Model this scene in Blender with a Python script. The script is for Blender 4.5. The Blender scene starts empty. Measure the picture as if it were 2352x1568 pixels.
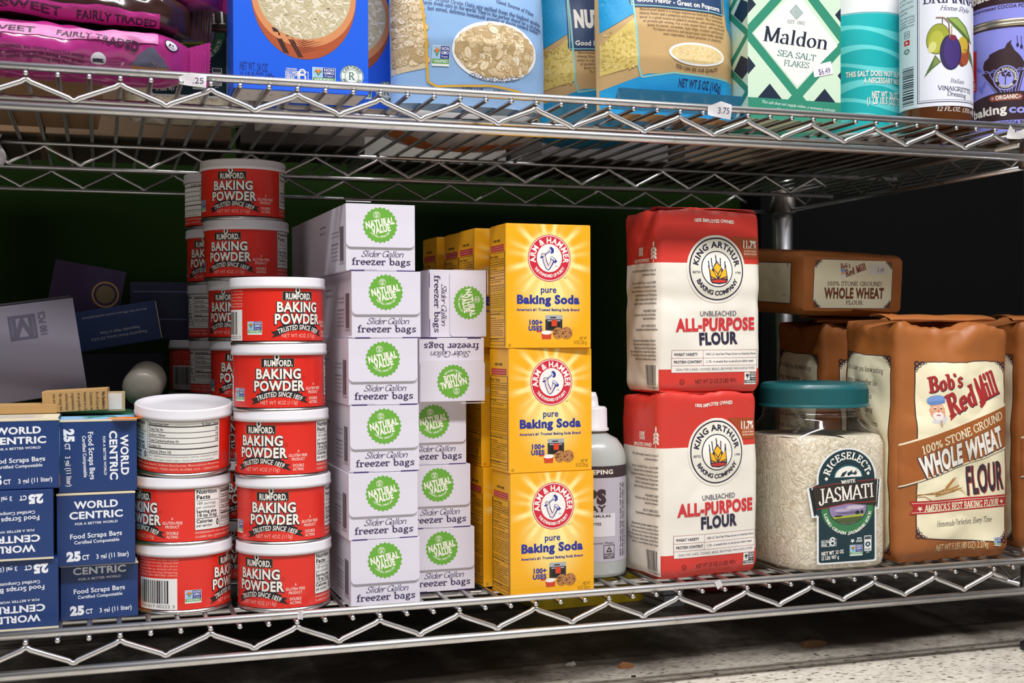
import bpy, bmesh, math, random
from mathutils import Vector, Matrix, noise
from mathutils.geometry import tessellate_polygon
random.seed(7)
SC = bpy.context.scene
COL = SC.collection
sin, cos, pi, rad = math.sin, math.cos, math.pi, math.radians
# ---------------------------------------------------------------- camera, world, lights, exposure (first)
FPX, YAW, PIT, ROL = 2836.0, .3213, -.0048, -.0037
CAM = Vector((52.1, -944.7, 217.3))                 # millimetres, wire tops of the lower shelf are about z = 2
_f = Vector((sin(YAW)*cos(PIT), cos(YAW)*cos(PIT), sin(PIT)))
_r = Vector((cos(YAW), -sin(YAW), 0))
_u = _r.cross(_f)
_R = _r*cos(ROL)+_u*sin(ROL)
_U = _u*cos(ROL)-_r*sin(ROL)
cd = bpy.data.cameras.new('camera')
cam = bpy.data.objects.new('camera', cd)
COL.objects.link(cam)
cd.sensor_width = 36.0
cd.lens = FPX/2352*36
cd.clip_start = .01
cam.matrix_world = Matrix(((_R.x, _U.x, -_f.x, CAM.x*.001), (_R.y, _U.y, -_f.y, CAM.y*.001), (_R.z, _U.z, -_f.z, CAM.z*.001), (0, 0, 0, 1)))
cd.dof.use_dof = True
cd.dof.focus_distance = 1.04
cd.dof.aperture_fstop = 13.0
SC.camera = cam
SC.view_settings.view_transform = 'Standard'
SC.view_settings.look = 'None'
SC.view_settings.gamma = 1.0
SC.view_settings.exposure = 0.0
w = bpy.data.worlds.new('shop_interior')
SC.world = w
w.use_nodes = True
nt = w.node_tree
bg = nt.nodes['Background']
tc = nt.nodes.new('ShaderNodeTexCoord')
sp = nt.nodes.new('ShaderNodeSeparateXYZ')
cr = nt.nodes.new('ShaderNodeValToRGB')
mp = nt.nodes.new('ShaderNodeMath')
mp.operation = 'MULTIPLY_ADD'
mp.inputs[1].default_value = .5
mp.inputs[2].default_value = .5
nt.links.new(tc.outputs['Generated'], sp.inputs[0])
nt.links.new(sp.outputs['Z'], mp.inputs[0])
nt.links.new(mp.outputs[0], cr.inputs[0])
nt.links.new(cr.outputs[0], bg.inputs[0])
e = cr.color_ramp.elements
e[0].position, e[0].color = .0, (.14, .13, .13, 1)
e[1].position, e[1].color = 1., (1.4, 1.4, 1.5, 1)
k = e.new(.5); k.color = (.13, .13, .14, 1)
k = e.new(.74); k.color = (.3, .3, .32, 1)
k = e.new(.9); k.color = (1.1, 1.1, 1.18, 1)
bg.inputs[1].default_value = .42

def area(name, loc, size, power, target, color=(1, 1, 1)):
    d = bpy.data.lights.new(name, 'AREA')
    d.shape = 'RECTANGLE'
    d.size, d.size_y = size
    d.energy = power
    d.color = color
    o = bpy.data.objects.new(name, d)
    COL.objects.link(o)
    o.location = loc
    o.rotation_euler = (Vector(target)-Vector(loc)).to_track_quat('-Z', 'Y').to_euler()
    return o
area('ceiling_tube_light', (.35, -1.15, 2.3), (2.8, .18), 98, (.35, 0, .2), (1, .985, 1.0))

# ---------------------------------------------------------------- helpers
def Xat(px, Y):
    return CAM.x+math.tan(YAW+math.atan((px-1176)/FPX))*(Y-CAM.y)
def lin(h):
    h = h.lstrip('#')
    o = []
    for i in (0, 2, 4):
        c = int(h[i:i+2], 16)/255
        o.append(c/12.92 if c <= .04045 else ((c+.055)/1.055)**2.4)
    return (*o, 1)
_mats = {}
def P(c, r=.5, metal=0., bump=0., bscale=300., name=None, trans=0., coat=0., var=0.):
    """principled material of one printed / painted colour, with procedural fibre bump or tone variation"""
    key = (c, r, metal, bump, bscale, trans, coat, var)
    if key in _mats: return _mats[key]
    m = bpy.data.materials.new(name or 'ink_'+c.lstrip('#'))
    m.use_nodes = True
    n = m.node_tree
    b = n.nodes['Principled BSDF']
    b.inputs['Base Color'].default_value = lin(c)
    b.inputs['Roughness'].default_value = r
    b.inputs['Metallic'].default_value = metal
    b.inputs['Transmission Weight'].default_value = trans
    b.inputs['Coat Weight'].default_value = coat
    b.inputs['Coat Roughness'].default_value = .12
    if bump or var:
        t = n.nodes.new('ShaderNodeTexCoord')
        z = n.nodes.new('ShaderNodeTexNoise')
        z.inputs['Scale'].default_value = bscale
        z.inputs['Detail'].default_value = 3
        n.links.new(t.outputs['Object'], z.inputs['Vector'])
        if bump:
            q = n.nodes.new('ShaderNodeBump')
            q.inputs['Strength'].default_value = bump
            q.inputs['Distance'].default_value = .001
            n.links.new(z.outputs['Fac'], q.inputs['Height'])
            n.links.new(q.outputs[0], b.inputs['Normal'])
        if var:
            hs = n.nodes.new('ShaderNodeHueSaturation')
            hs.inputs['Color'].default_value = lin(c)
            ma = n.nodes.new('ShaderNodeMath')
            ma.operation = 'MULTIPLY_ADD'
            ma.inputs[1].default_value = var
            ma.inputs[2].default_value = 1-var/2
            n.links.new(z.outputs['Fac'], ma.inputs[0])
            n.links.new(ma.outputs[0], hs.inputs['Value'])
            n.links.new(hs.outputs[0], b.inputs['Base Color'])
    _mats[key] = m
    return m
def mt(c): return P(c) if isinstance(c, str) else c

class MB:
    def __init__(s): s.v = []; s.f = []; s.m = []; s.s = []; s.mats = []
    def mi(s, m):
        m = mt(m)
        if m not in s.mats: s.mats.append(m)
        return s.mats.index(m)
    def add(s, vs, fs, m, smooth=False):
        o = len(s.v); i = s.mi(m)
        s.v += [(a*.001, b*.001, c*.001) for a, b, c in vs]
        for f in fs:
            s.f.append([o+k for k in f]); s.m.append(i); s.s.append(smooth)
        return s
    def mesh(s, name):
        me = bpy.data.meshes.new(name)
        me.from_pydata(s.v, [], s.f)
        for m in s.mats: me.materials.append(m)
        me.polygons.foreach_set('material_index', s.m)
        me.polygons.foreach_set('use_smooth', s.s)
        me.update()
        return me
    def build(s, name, parent=None, loc=(0, 0, 0), rot=(0, 0, 0)):
        o = bpy.data.objects.new(name, s.mesh(name))
        COL.objects.link(o)
        o.location = Vector(loc)*.001
        o.rotation_euler = rot
        if parent: o.parent = parent
        return o
    # shapes
    def box(s, x0, x1, y0, y1, z0, z1, m, bev=.6):
        bm = bmesh.new()
        bmesh.ops.create_cube(bm, size=1)
        for v in bm.verts:
            v.co = ((x0+x1)/2+v.co.x*(x1-x0), (y0+y1)/2+v.co.y*(y1-y0), (z0+z1)/2+v.co.z*(z1-z0))
        if bev: bmesh.ops.bevel(bm, geom=bm.edges[:], offset=bev, segments=2, affect='EDGES', profile=.6)
        bm.verts.index_update()
        s.add([tuple(v.co) for v in bm.verts], [[v.index for v in f.verts] for f in bm.faces], m)
        bm.free()
        return s
    def lathe(s, prof, m, n=72, smooth=True, cap=True):
        vs = []; fs = []
        for r, z in prof:
            for k in range(n):
                a = 2*pi*k/n
                vs.append((r*sin(a), -r*cos(a), z))
        for i in range(len(prof)-1):
            for k in range(n):
                k2 = (k+1) % n
                fs.append([i*n+k, i*n+k2, (i+1)*n+k2, (i+1)*n+k])
        if cap:
            fs.append(list(range(n))[::-1]); fs.append([(len(prof)-1)*n+k for k in range(n)])
        return s.add(vs, fs, m, smooth)
    def tube(s, pts, r, m, n=10, close=True):
        pts = [Vector(p) for p in pts]
        vs = []; fs = []
        up = Vector((0, 0, 1))
        for i, p in enumerate(pts):
            a = pts[max(i-1, 0)]; b = pts[min(i+1, len(pts)-1)]
            t = (b-a).normalized()
            x = t.cross(up if abs(t.z) < .99 else Vector((0, 1, 0))).normalized()
            y = x.cross(t)
            for k in range(n):
                q = 2*pi*k/n
                vs.append(tuple(p+(x*cos(q)+y*sin(q))*r))
        for i in range(len(pts)-1):
            for k in range(n):
                k2 = (k+1) % n
                fs.append([i*n+k, i*n+k2, (i+1)*n+k2, (i+1)*n+k])
        if close:
            fs.append(list(range(n))[::-1]); fs.append([(len(pts)-1)*n+k for k in range(n)])
        return s.add(vs, fs, m, True)
    def grid(s, fn, us, vs_, m, smooth=True, matfn=None, flip=False):
        nu, nv = len(us), len(vs_)
        pts = [fn(u, v) for v in vs_ for u in us]
        groups = {}
        for j in range(nv-1):
            for i in range(nu-1):
                q = [j*nu+i, j*nu+i+1, (j+1)*nu+i+1, (j+1)*nu+i]
                if flip: q.reverse()
                mm = matfn((us[i]+us[i+1])/2, (vs_[j]+vs_[j+1])/2) if matfn else m
                groups.setdefault(mt(mm), []).append(q)
        o = len(s.v)
        s.v += [(a*.001, b*.001, c*.001) for a, b, c in pts]
        for mm, fs in groups.items():
            i = s.mi(mm)
            for f in fs:
                s.f.append([o+k for k in f]); s.m.append(i); s.s.append(smooth)
        return s
def frange(a, b, n): return [a+(b-a)*i/n for i in range(n+1)]

# ---------------------------------------------------------------- lettering: the built-in sans face
_gl = {}
CHARS = "ABCDEFGHIJKLMNOPQRSTUVWXYZabcdefghijklmnopqrstuvwxyz0123456789.,:;()%&#+-*/'!?$"
WTS = (0., .018, .034, .05, .07)
def _load_sans():
    tmp = []
    for wt in WTS:
        for ch in CHARS:
            c = bpy.data.curves.new('g', 'FONT')
            c.body = ch; c.size = 1.0; c.offset = wt; c.resolution_u = 3; c.fill_mode = 'FRONT'
            o = bpy.data.objects.new('g', c); COL.objects.link(o)
            tmp.append((wt, ch, o))
    adv = []
    for ch in CHARS+' ':
        c = bpy.data.curves.new('g', 'FONT'); c.body = 'I'+ch+'I'
        o = bpy.data.objects.new('g', c); COL.objects.link(o)
        adv.append((ch, o))
    c = bpy.data.curves.new('g', 'FONT'); c.body = 'II'
    o0 = bpy.data.objects.new('g', c); COL.objects.link(o0)
    bpy.context.view_layer.update()
    dg = bpy.context.evaluated_depsgraph_get()
    base = o0.dimensions.x
    A = {ch: o.dimensions.x-base for ch, o in adv}
    cap = None
    for wt, ch, o in tmp:
        ev = o.evaluated_get(dg)
        me = ev.to_mesh()
        me.calc_loop_triangles()
        vs = [(v.co.x, v.co.y) for v in me.vertices]
        ts = [tuple(vs[i] for i in t.vertices) for t in me.loop_triangles]
        if ch == 'H' and wt == 0: cap = max(v[1] for v in vs)
        _gl[(wt, ch)] = ts
        ev.to_mesh_clear()
    for wt, ch in list(_gl):
        _gl[(wt, ch)] = ([tuple((x/cap, y/cap) for x, y in t) for t in _gl[(wt, ch)]], A[ch]/cap)
        if A[ch] == 0: print('no advance', ch)
    for wt in WTS: _gl[(wt, ' ')] = ([], A[' ']/cap)
    for o in [t[2] for t in tmp]+[t[1] for t in adv]+[o0]:
        d = o.data
        bpy.data.objects.remove(o); bpy.data.curves.remove(d)
_load_sans()
# ---------------------------------------------------------------- lettering: a drawn serif face (pen strokes + serifs)
SK = {
'A': (.74, "S0 0 .37 1;S.74 0 .37 1;l.13 .34 .61 .34"), 'B': (.68, "L.12 0 .12 1;l.02 1 .36 1;A.36 .76 .2 .24 90 -90;l.12 .52 .36 .52;A.37 .26 .25 .26 90 -90;l.02 0 .37 0"),
'C': (.72, "A.42 .5 .36 .5 42 318;l.69 .98 .69 .72"), 'D': (.8, "L.12 0 .12 1;l.02 1 .34 1;A.34 .5 .4 .5 90 -90;l.02 0 .34 0"),
'E': (.66, "L.12 0 .12 1;l.02 1 .58 1 .58 .76;l.12 .52 .44 .52;l.02 0 .6 0 .6 .26;l.44 .62 .44 .42"), 'F': (.6, "L.12 0 .12 1;l.02 1 .56 1 .56 .76;l.12 .5 .42 .5;l.42 .6 .42 .4"),
'G': (.8, "A.42 .5 .36 .5 42 345;l.69 .98 .69 .72;l.7 .0 .7 .42;l.52 .42 .8 .42"), 'H': (.8, "L.12 0 .12 1;L.68 0 .68 1;l.12 .52 .68 .52"),
'I': (.34, "L.17 0 .17 1"), 'J': (.5, "S.36 1 .36 .1;A.2 .08 .16 .24 0 -170;A.06 .06 .05 .05 0 359"), 'K': (.76, "L.12 0 .12 1;S.66 1 .16 .42;S.72 0 .3 .56"), 'L': (.62, "L.12 0 .12 1;l.02 0 .58 0 .58 .28"),
'M': (.94, "S.12 0 .12 1;l.12 1 .46 .05;l.46 .05 .8 1;S.82 0 .82 1;l.0 1 .16 1;l.78 1 .94 1"), 'N': (.82, "S.12 0 .12 1;l.12 1 .7 0;S.7 1 .7 0;l0 1 .14 1"), 'O': (.8, "A.4 .5 .34 .5 0 360"),
'P': (.64, "L.12 0 .12 1;l.02 1 .36 1;A.36 .74 .23 .26 90 -90;l.12 .48 .36 .48"), 'Q': (.8, "A.4 .5 .34 .5 0 360;l.4 .1 .76 -.2"), 'R': (.74, "L.12 0 .12 1;l.02 1 .36 1;A.36 .75 .22 .25 90 -90;l.12 .5 .36 .5;S.68 0 .36 .5"),
'S': (.58, "A.3 .75 .22 .25 30 270;A.28 .25 .24 .25 90 -160;l.5 .98 .5 .76;l.05 .02 .05 .26"), 'T': (.7, "S.35 0 .35 1;l.04 .74 .04 1 .66 1 .66 .74"), 'U': (.78, "S.12 1 .12 .32;S.66 1 .66 .32;A.39 .32 .27 .32 180 360"),
'V': (.72, "S.02 1 .36 0;S.7 1 .36 0"), 'W': (1.02, "S.02 1 .28 0;l.28 0 .52 .95;l.52 .95 .76 0;S1 1 .76 0"), 'X': (.7, "L.06 1 .64 0;L.64 1 .06 0"), 'Y': (.7, "S.04 1 .35 .48;S.66 1 .35 .48;S.35 0 .35 .48"), 'Z': (.62, "l.06 .76 .06 1 .54 1 .04 0 .58 0 .58 .26"),
'a': (.56, "A.26 .46 .17 .2 10 165;l.43 .48 .43 .08;A.51 .08 .08 .08 180 290;A.24 .19 .19 .19 70 350"), 'b': (.6, "s.13 1 .13 .04;A.33 .32 .22 .32 140 -140"), 'c': (.5, "A.3 .32 .24 .32 45 315;A.44 .5 .04 .04 0 359"),
'd': (.6, "s.47 1 .47 .0;A.28 .32 .22 .32 40 320;l.47 .0 .58 .0"), 'e': (.52, "A.28 .32 .23 .32 0 318;l.06 .34 .5 .34"), 'f': (.38, "S.17 0 .17 .76;A.32 .76 .15 .24 180 40;l.02 .64 .34 .64"),
'g': (.56, "A.26 .42 .18 .21 0 360;A.26 -.1 .22 .17 0 360;l.15 .26 .1 .1 .3 .06;l.38 .58 .54 .64"), 'h': (.64, "s.13 1 .13 0;A.33 .4 .2 .24 150 0;S.52 0 .52 .42;b.13 0"), 'i': (.3, "s.15 .64 .15 0;b.15 0;A.15 .88 .05 .05 0 359"),
'j': (.3, "s.17 .64 .17 -.1;A.05 -.1 .12 .18 0 -120;A.17 .88 .05 .05 0 359"), 'k': (.62, "s.13 1 .13 0;b.13 0;S.5 .64 .16 .26;S.58 0 .26 .36"), 'l': (.3, "s.15 1 .15 0;b.15 0"), 'm': (.94, "s.13 .64 .13 0;b.13 0;A.3 .4 .17 .24 150 0;S.47 0 .47 .42;A.64 .4 .17 .24 150 0;S.81 0 .81 .42"),
'n': (.64, "s.13 .64 .13 0;b.13 0;A.33 .4 .2 .24 150 0;S.52 0 .52 .42"), 'o': (.58, "A.29 .32 .23 .32 0 360"), 'p': (.6, "s.13 .64 .13 -.3;b.13 -.3;A.33 .32 .22 .32 140 -140"), 'q': (.6, "S.47 -.3 .47 .6;A.28 .32 .22 .32 40 320"),
'r': (.46, "s.13 .64 .13 0;b.13 0;A.33 .42 .19 .22 160 50;A.42 .54 .04 .04 0 359"), 's': (.46, "A.24 .48 .15 .16 35 270;A.22 .16 .18 .16 90 -160;l.4 .62 .4 .5;l.05 .02 .05 .16"), 't': (.38, "l.17 .86 .17 .12;A.28 .12 .11 .12 180 300;l.03 .64 .33 .64"),
'u': (.64, "s.12 .64 .12 .2;A.3 .2 .18 .2 180 330;s.5 .64 .5 0;b.52 0"), 'v': (.56, "S.03 .64 .28 0;S.53 .64 .28 0"), 'w': (.8, "S.03 .64 .22 0;l.22 0 .4 .6;l.4 .6 .58 0;S.77 .64 .58 0"), 'x': (.56, "L.05 .64 .51 0;L.51 .64 .05 0"), 'y': (.56, "S.03 .64 .28 .02;S.53 .64 .18 -.28;A.12 -.24 .06 .05 0 359"), 'z': (.5, "l.06 .5 .06 .64 .44 .64 .05 0 .46 0 .46 .16"),
'0': (.6, "A.3 .5 .22 .5 0 360"), '1': (.44, "S.24 0 .24 1;l.24 1 .08 .86"), '2': (.56, "A.28 .72 .2 .28 170 -40;l.43 .55 .06 0 .5 0 .5 .16"), '3': (.54, "A.26 .75 .19 .25 150 -90;A.26 .26 .22 .26 90 -150"), '4': (.58, "S.4 0 .4 1;l.4 1 .03 .3 .56 .3"), '5': (.54, "l.46 1 .14 1 .1 .56;A.26 .3 .22 .3 130 -150"),
'6': (.56, "A.28 .28 .21 .28 0 360;A.5 .34 .43 .66 180 100"), '7': (.52, "l.06 .8 .06 1 .48 1 .2 0"), '8': (.56, "A.28 .76 .17 .24 0 360;A.28 .26 .21 .26 0 360"), '9': (.56, "A.28 .72 .21 .28 0 360;A.06 .66 .43 .66 0 -80"),
'%': (.9, "A.2 .76 .14 .22 0 360;A.7 .24 .14 .22 0 360;l.72 1 .18 0"), '.': (.26, "A.12 .04 .04 .04 0 359"), ',': (.26, "A.12 .05 .04 .04 0 359;l.15 .04 .08 -.14"), "'": (.2, "l.1 1 .08 .76"), '-': (.4, "l.06 .34 .34 .34"), '&': (.8, "A.34 .74 .16 .24 0 360;l.24 .58 .7 0;A.32 .28 .25 .28 110 350"), '(': (.34, "A.36 .42 .24 .66 120 240"), ')': (.34, "A-.02 .42 .24 .66 60 -60"), '$': (.56, "A.3 .75 .2 .25 30 270;A.28 .25 .22 .25 90 -160;l.29 1.1 .29 -.1"), '/': (.4, "l.04 -.1 .36 1.05"), ' ': (.3, ""), ':': (.26, "A.12 .06 .04 .04 0 359;A.12 .5 .04 .04 0 359")}
STY = {'serif': (.055, .15, .1, 0), 'slab': (.085, .15, .1, 0), 'bold': (.08, .22, .09, 0), 'ital': (.05, .12, .06, .22), 'script': (.05, .085, 0, .3), 'fat': (.08, .27, .1, .0), 'mod': (.035, .16, .08, .1), 'thin': (.045, .09, .07, 0)}
def serif(style, ch):
    key = (style, ch)
    if key in _gl: return _gl[key]
    tn, tk, sf, sl = STY[style]
    adv, src = SK.get(ch, SK['-'])
    tris = []
    def W(dx, dy):
        d = math.hypot(dx, dy) or 1
        return tn+(tk-tn)*abs(dy*.96-dx*.26)/d
    def ribbon(pts, closed=False):
        L = []
        for i, p in enumerate(pts):
            a = pts[i-1] if i or closed else pts[0]
            b = pts[(i+1) % len(pts)] if i < len(pts)-1 or closed else pts[-1]
            dx, dy = b[0]-a[0], b[1]-a[1]
            d = math.hypot(dx, dy) or 1
            h = W(dx, dy)/2
            nx, ny = -dy/d*h, dx/d*h
            L.append(((p[0]+nx, p[1]+ny), (p[0]-nx, p[1]-ny)))
        for i in range(len(L)-(0 if closed else 1)):
            a, b = L[i], L[(i+1) % len(L)]
            tris.append((a[0], a[1], b[1])); tris.append((a[0], b[1], b[0]))
    def quad(x0, y0, x1, y1): tris.append(((x0, y0), (x1, y0), (x1, y1))); tris.append(((x0, y0), (x1, y1), (x0, y1)))
    def foot(x, y, other):
        if not sf: return
        t = tn*1.0
        up = y < other
        quad(x-tk/2-sf, y-(0 if up else t), x+tk/2+sf, y+(t if up else 0))
    for st in filter(None, src.split(';')):
        k, nums = st[0], [float(q) for q in st[1:].split()]
        if k == 'A':
            cx, cy, rx, ry, a0, a1 = nums
            if rx < .07: rx = ry = max(rx, tk*.55); 
            cl = abs(a1-a0) >= 359
            n = max(5, int(abs(a1-a0)/18))
            if rx == ry and cl and rx < .2 and cy != .5 and ry <= tk*.6:
                c = [(cx+rx*cos(2*pi*i/8), cy+ry*sin(2*pi*i/8)) for i in range(8)]
                for i in range(1, 7): tris.append((c[0], c[i], c[i+1]))
                continue
            rx2, ry2 = rx-tn*.2, ry-tn*.5
            pts = [(cx+rx2*cos(rad(a0+(a1-a0)*i/n)), cy+ry2*sin(rad(a0+(a1-a0)*i/n))) for i in range(n if cl else n+1)]
            ribbon(pts, cl)
        elif k == 'b':
            foot(nums[0], nums[1], nums[1]+1)
        else:
            p = [(nums[i], nums[i+1]) for i in range(0, len(nums), 2)]
            p2 = [(x, min(max(y, tn/2 if y >= 0 and k == 'l' else -9), 1-tn/2 if k == 'l' and y <= 1 else 9)) for x, y in p]
            for i in range(len(p2)-1): ribbon([p2[i], p2[i+1]])
            if k in 'LS': foot(*p[0], p[-1][1])
            if k == 'L': foot(*p[-1], p[0][1])
            if k == 's' and sf: quad(p[0][0]-tk/2-sf, p[0][1]-tn, p[0][0], p[0][1])
    tris = [tuple((x+sl*y, y) for x, y in t) for t in tris]
    out = []
    for a, b, c in tris:
        if (b[0]-a[0])*(c[1]-a[1])-(c[0]-a[0])*(b[1]-a[1]) < 0: b, c = c, b
        out.append((a, b, c))
    _gl[key] = (out, adv+(.06 if style != 'script' else -.02)+(tk-.15)*.6)
    return _gl[key]
def glyph(font, ch):
    if isinstance(font, str): return serif(font, ch)
    return _gl.get((font, ch)) or _gl[(font, '-')]

def clip(poly, x0, y0, x1, y1):
    for ax, lim, sg in ((0, x0, 1), (0, x1, -1), (1, y0, 1), (1, y1, -1)):
        out = []
        for i, p in enumerate(poly):
            q = poly[i-1]
            a, b = (q[ax]-lim)*sg, (p[ax]-lim)*sg
            if (a >= 0) != (b >= 0):
                t = a/(a-b)
                out.append((q[0]+(p[0]-q[0])*t, q[1]+(p[1]-q[1])*t))
            if b >= 0: out.append(p)
        poly = out
        if len(poly) < 3: return []
    return poly
class Art:
    """flat printed artwork in millimetres (x right, y up) that is laid on a surface by emit()"""
    def __init__(s, ox=0., oy=0., kx=1., ky=None, down=False, warp=None):
        s.t = []; s.ox, s.oy, s.kx, s.ky = ox, oy, kx, ky or kx
        s.sg = -1 if down else 1
        s.warp = warp; s.box = None
    def X(s, x, y):
        if s.warp: x, y = s.warp(x, y)
        return ((x-s.ox)*s.kx, (y-s.oy)*s.ky*s.sg)
    def raw(s, tri, c, l):
        (ax, ay), (bx, by), (cx, cy) = tri
        if (bx-ax)*(cy-ay)-(cx-ax)*(by-ay) < 0: tri = (tri[0], tri[2], tri[1])
        s.t.append((mt(c), l, tri))
    def poly(s, pts, c, l=1, tr=True):
        if tr: pts = [s.X(*p) for p in pts]
        if s.box: pts = clip(pts, *s.box)
        if len(pts) < 3: return
        for t in tessellate_polygon([[Vector((x, y, 0)) for x, y in pts]]):
            s.raw(tuple(pts[i] for i in t), c, l)
    def rect(s, x0, y0, x1, y1, c, l=1, r=0):
        if x1 < x0: x0, x1 = x1, x0
        if y1 < y0: y0, y1 = y1, y0
        if r:
            p = []
            for cx, cy, a in ((x1-r, y1-r, 0), (x0+r, y1-r, 90), (x0+r, y0+r, 180), (x1-r, y0+r, 270)):
                p += [(cx+r*cos(rad(a+b)), cy+r*sin(rad(a+b))) for b in (0, 22, 45, 68, 90)]
        else:
            p = [(x0, y0), (x1, y0), (x1, y1), (x0, y1)]
        s.poly(p, c, l)
    def frame(s, x0, y0, x1, y1, w, c, l=2):
        for a in ((x0, y0, x1, y0+w), (x0, y1-w, x1, y1), (x0, y0, x0+w, y1), (x1-w, y0, x1, y1)): s.rect(*a, c, l)
    def line(s, pts, w, c, l=2):
        for (x0, y0), (x1, y1) in zip(pts, pts[1:]):
            d = math.hypot(x1-x0, y1-y0) or 1
            nx, ny = -(y1-y0)/d*w/2, (x1-x0)/d*w/2
            s.poly([(x0+nx, y0+ny), (x0-nx, y0-ny), (x1-nx, y1-ny), (x1+nx, y1+ny)], c, l)
    def ell(s, cx, cy, rx, ry, c, l=1, n=40, rot=0, a0=0, a1=360):
        ca, sa = cos(rad(rot)), sin(rad(rot))
        full = a1-a0 >= 360
        p = []
        for i in range(n if full else n+1):
            a = rad(a0+(a1-a0)*i/n)
            x, y = rx*cos(a), ry*sin(a)
            p.append((cx+x*ca-y*sa, cy+x*sa+y*ca))
        s.poly(p, c, l)
    def ring(s, cx, cy, ro, ri, c, l=2, n=48, a0=0, a1=360):
        ro = ro if isinstance(ro, tuple) else (ro, ro); ri = ri if isinstance(ri, tuple) else (ri, ri)
        for i in range(n):
            a, b = rad(a0+(a1-a0)*i/n), rad(a0+(a1-a0)*(i+1)/n)
            s.poly([(cx+ro[0]*cos(a), cy+ro[1]*sin(a)), (cx+ro[0]*cos(b), cy+ro[1]*sin(b)), (cx+ri[0]*cos(b), cy+ri[1]*sin(b)), (cx+ri[0]*cos(a), cy+ri[1]*sin(a))], c, l)
    def star(s, cx, cy, r, c, l=3, n=5, ri=.42, rot=90):
        s.poly([(cx+(r if i % 2 == 0 else r*ri)*cos(rad(rot+180*i/n)), cy+(r if i % 2 == 0 else r*ri)*sin(rad(rot+180*i/n))) for i in range(2*n)], c, l)
    def width(s, txt, font): return sum(glyph(font, ch)[1] for ch in txt)
    def text(s, txt, x, y, h, c, l=3, font=0., al='c', fit=None, to=None, sh=0., sp=0., out=None, sx=1., outl=None):
        """baseline from (x,y); to=(x2,y2) fits the line between both points; h is the cap height in frame units"""
        p = s.X(x, y)
        hh = h*s.ky
        if not sp and not isinstance(font, str): sp = font*1.4
        wd = s.width(txt, font)+sp*len(txt)
        if to:
            q = s.X(*to)
            d = math.hypot(q[0]-p[0], q[1]-p[1])
            ang = math.atan2(q[1]-p[1], q[0]-p[0])
            kx = d/wd; x0 = 0
        else:
            ang = 0
            kx = hh*sx if fit is None else fit*s.kx/wd
            x0 = {'c': -wd/2, 'l': 0, 'r': -wd}[al]*kx
        ca, sa = cos(ang), sin(ang)
        def run(font_, col, lay):
            cx = 0.
            for ch in txt:
                tris, a = glyph(font_, ch)
                aa = glyph(font, ch)[1]+sp
                for t in tris:
                    o = []
                    for gx, gy in t:
                        X = x0+(cx+sp/2+gx)*kx+sh*gy*hh; Y = gy*hh
                        o.append((p[0]+X*ca-Y*sa, p[1]+X*sa+Y*ca))
                    if s.box and not all(s.box[0] <= v[0] <= s.box[2] and s.box[1] <= v[1] <= s.box[3] for v in o):
                        o = clip(o, *s.box)
                        for i in range(1, len(o)-1): s.raw((o[0], o[i], o[i+1]), col, lay)
                        continue
                    s.raw(tuple(o), col, lay)
                cx += aa
        if out: run(outl if outl is not None else .07, out, l-1)
        run(font, c, l)
    def arc(s, txt, cx, cy, r, h, c, a0, a1, l=3, font=0., inside=False, sh=0.):
        """text from angle a0 to a1 (degrees) on a circle; inside=True reads along the bottom"""
        C = s.X(cx, cy); R = r*abs(s.kx); hh = h*s.ky
        wd = s.width(txt, font)
        cx = 0.
        kx = abs(rad(a1-a0))*R/wd
        for ch in txt:
            tris, a = glyph(font, ch)
            for t in tris:
                o = []
                for gx, gy in t:
                    f = (cx+gx)/wd
                    mid = (cx+a/2)/wd
                    am = rad(a0+(a1-a0)*mid)
                    X = (gx-a/2)*kx+sh*gy*hh
                    rr = R+gy*hh if not inside else R-gy*hh
                    px, py = C[0]+R*cos(am), C[1]+R*sin(am)
                    if inside: o.append((px-sin(am)*X-cos(am)*gy*hh, py+cos(am)*X-sin(am)*gy*hh))
                    else: o.append((px+sin(am)*X+cos(am)*gy*hh, py-cos(am)*X+sin(am)*gy*hh))
                s.raw(tuple(o), c, l)
            cx += a
    def barcode(s, x0, y0, x1, y1, c='#1c1a1c', l=3, seed=3, vert=False):
        rr = random.Random(seed)
        a, b = (x0, x1) if not vert else (y0, y1)
        n = 59; u = (b-a)/n; i = 0
        while i < n:
            wd = rr.choice((1, 1, 1, 2, 2, 3))
            if not vert: s.rect(a+i*u, y0, a+min(i+wd, n)*u, y1, c, l)
            else: s.rect(x0, a+i*u, x1, a+min(i+wd, n)*u, c, l)
            i += wd+rr.choice((1, 1, 2, 2))
    def lines(s, rows, x, y, h, dy, c, l=3, font=0., fit=None, al='l', sx=.8):
        for i, t in enumerate(rows):
            s.text(t, x, y-i*dy*(1 if s.sg > 0 else -1), h, c, l, font, al, sx=sx, fit=fit)
    def gmo(s, x0, y0, x1, y1, l=4, bw=False):
        """the square butterfly certification badge; x0,y0 = lower left in frame units"""
        W_, H_ = x1-x0, y1-y0
        f = lambda a, b: (x0+a*W_, y0+b*H_)
        s.rect(x0, y0, x1, y1, '#e9eee8', l)
        s.poly([f(.02, .36), f(.44, .36), f(.44, .98), f(.02, .98)], '#9fc7e6' if not bw else '#e9eee8', l+1)
        s.poly([f(.45, .36), f(.98, .36), f(.98, .98), f(.45, .98)], '#26348c' if not bw else '#2a2628', l+1)
        s.poly([f(.02, .12), f(.98, .12), f(.98, .35), f(.02, .35)], '#4f9a45' if not bw else '#2a2628', l+1)
        s.poly([f(.06, .66), f(.14, .72), f(.25, .44), f(.42, .78), f(.38, .82), f(.26, .56), f(.18, .78), f(.08, .74)], '#3d7f3e' if not bw else '#2a2628', l+2)
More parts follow.
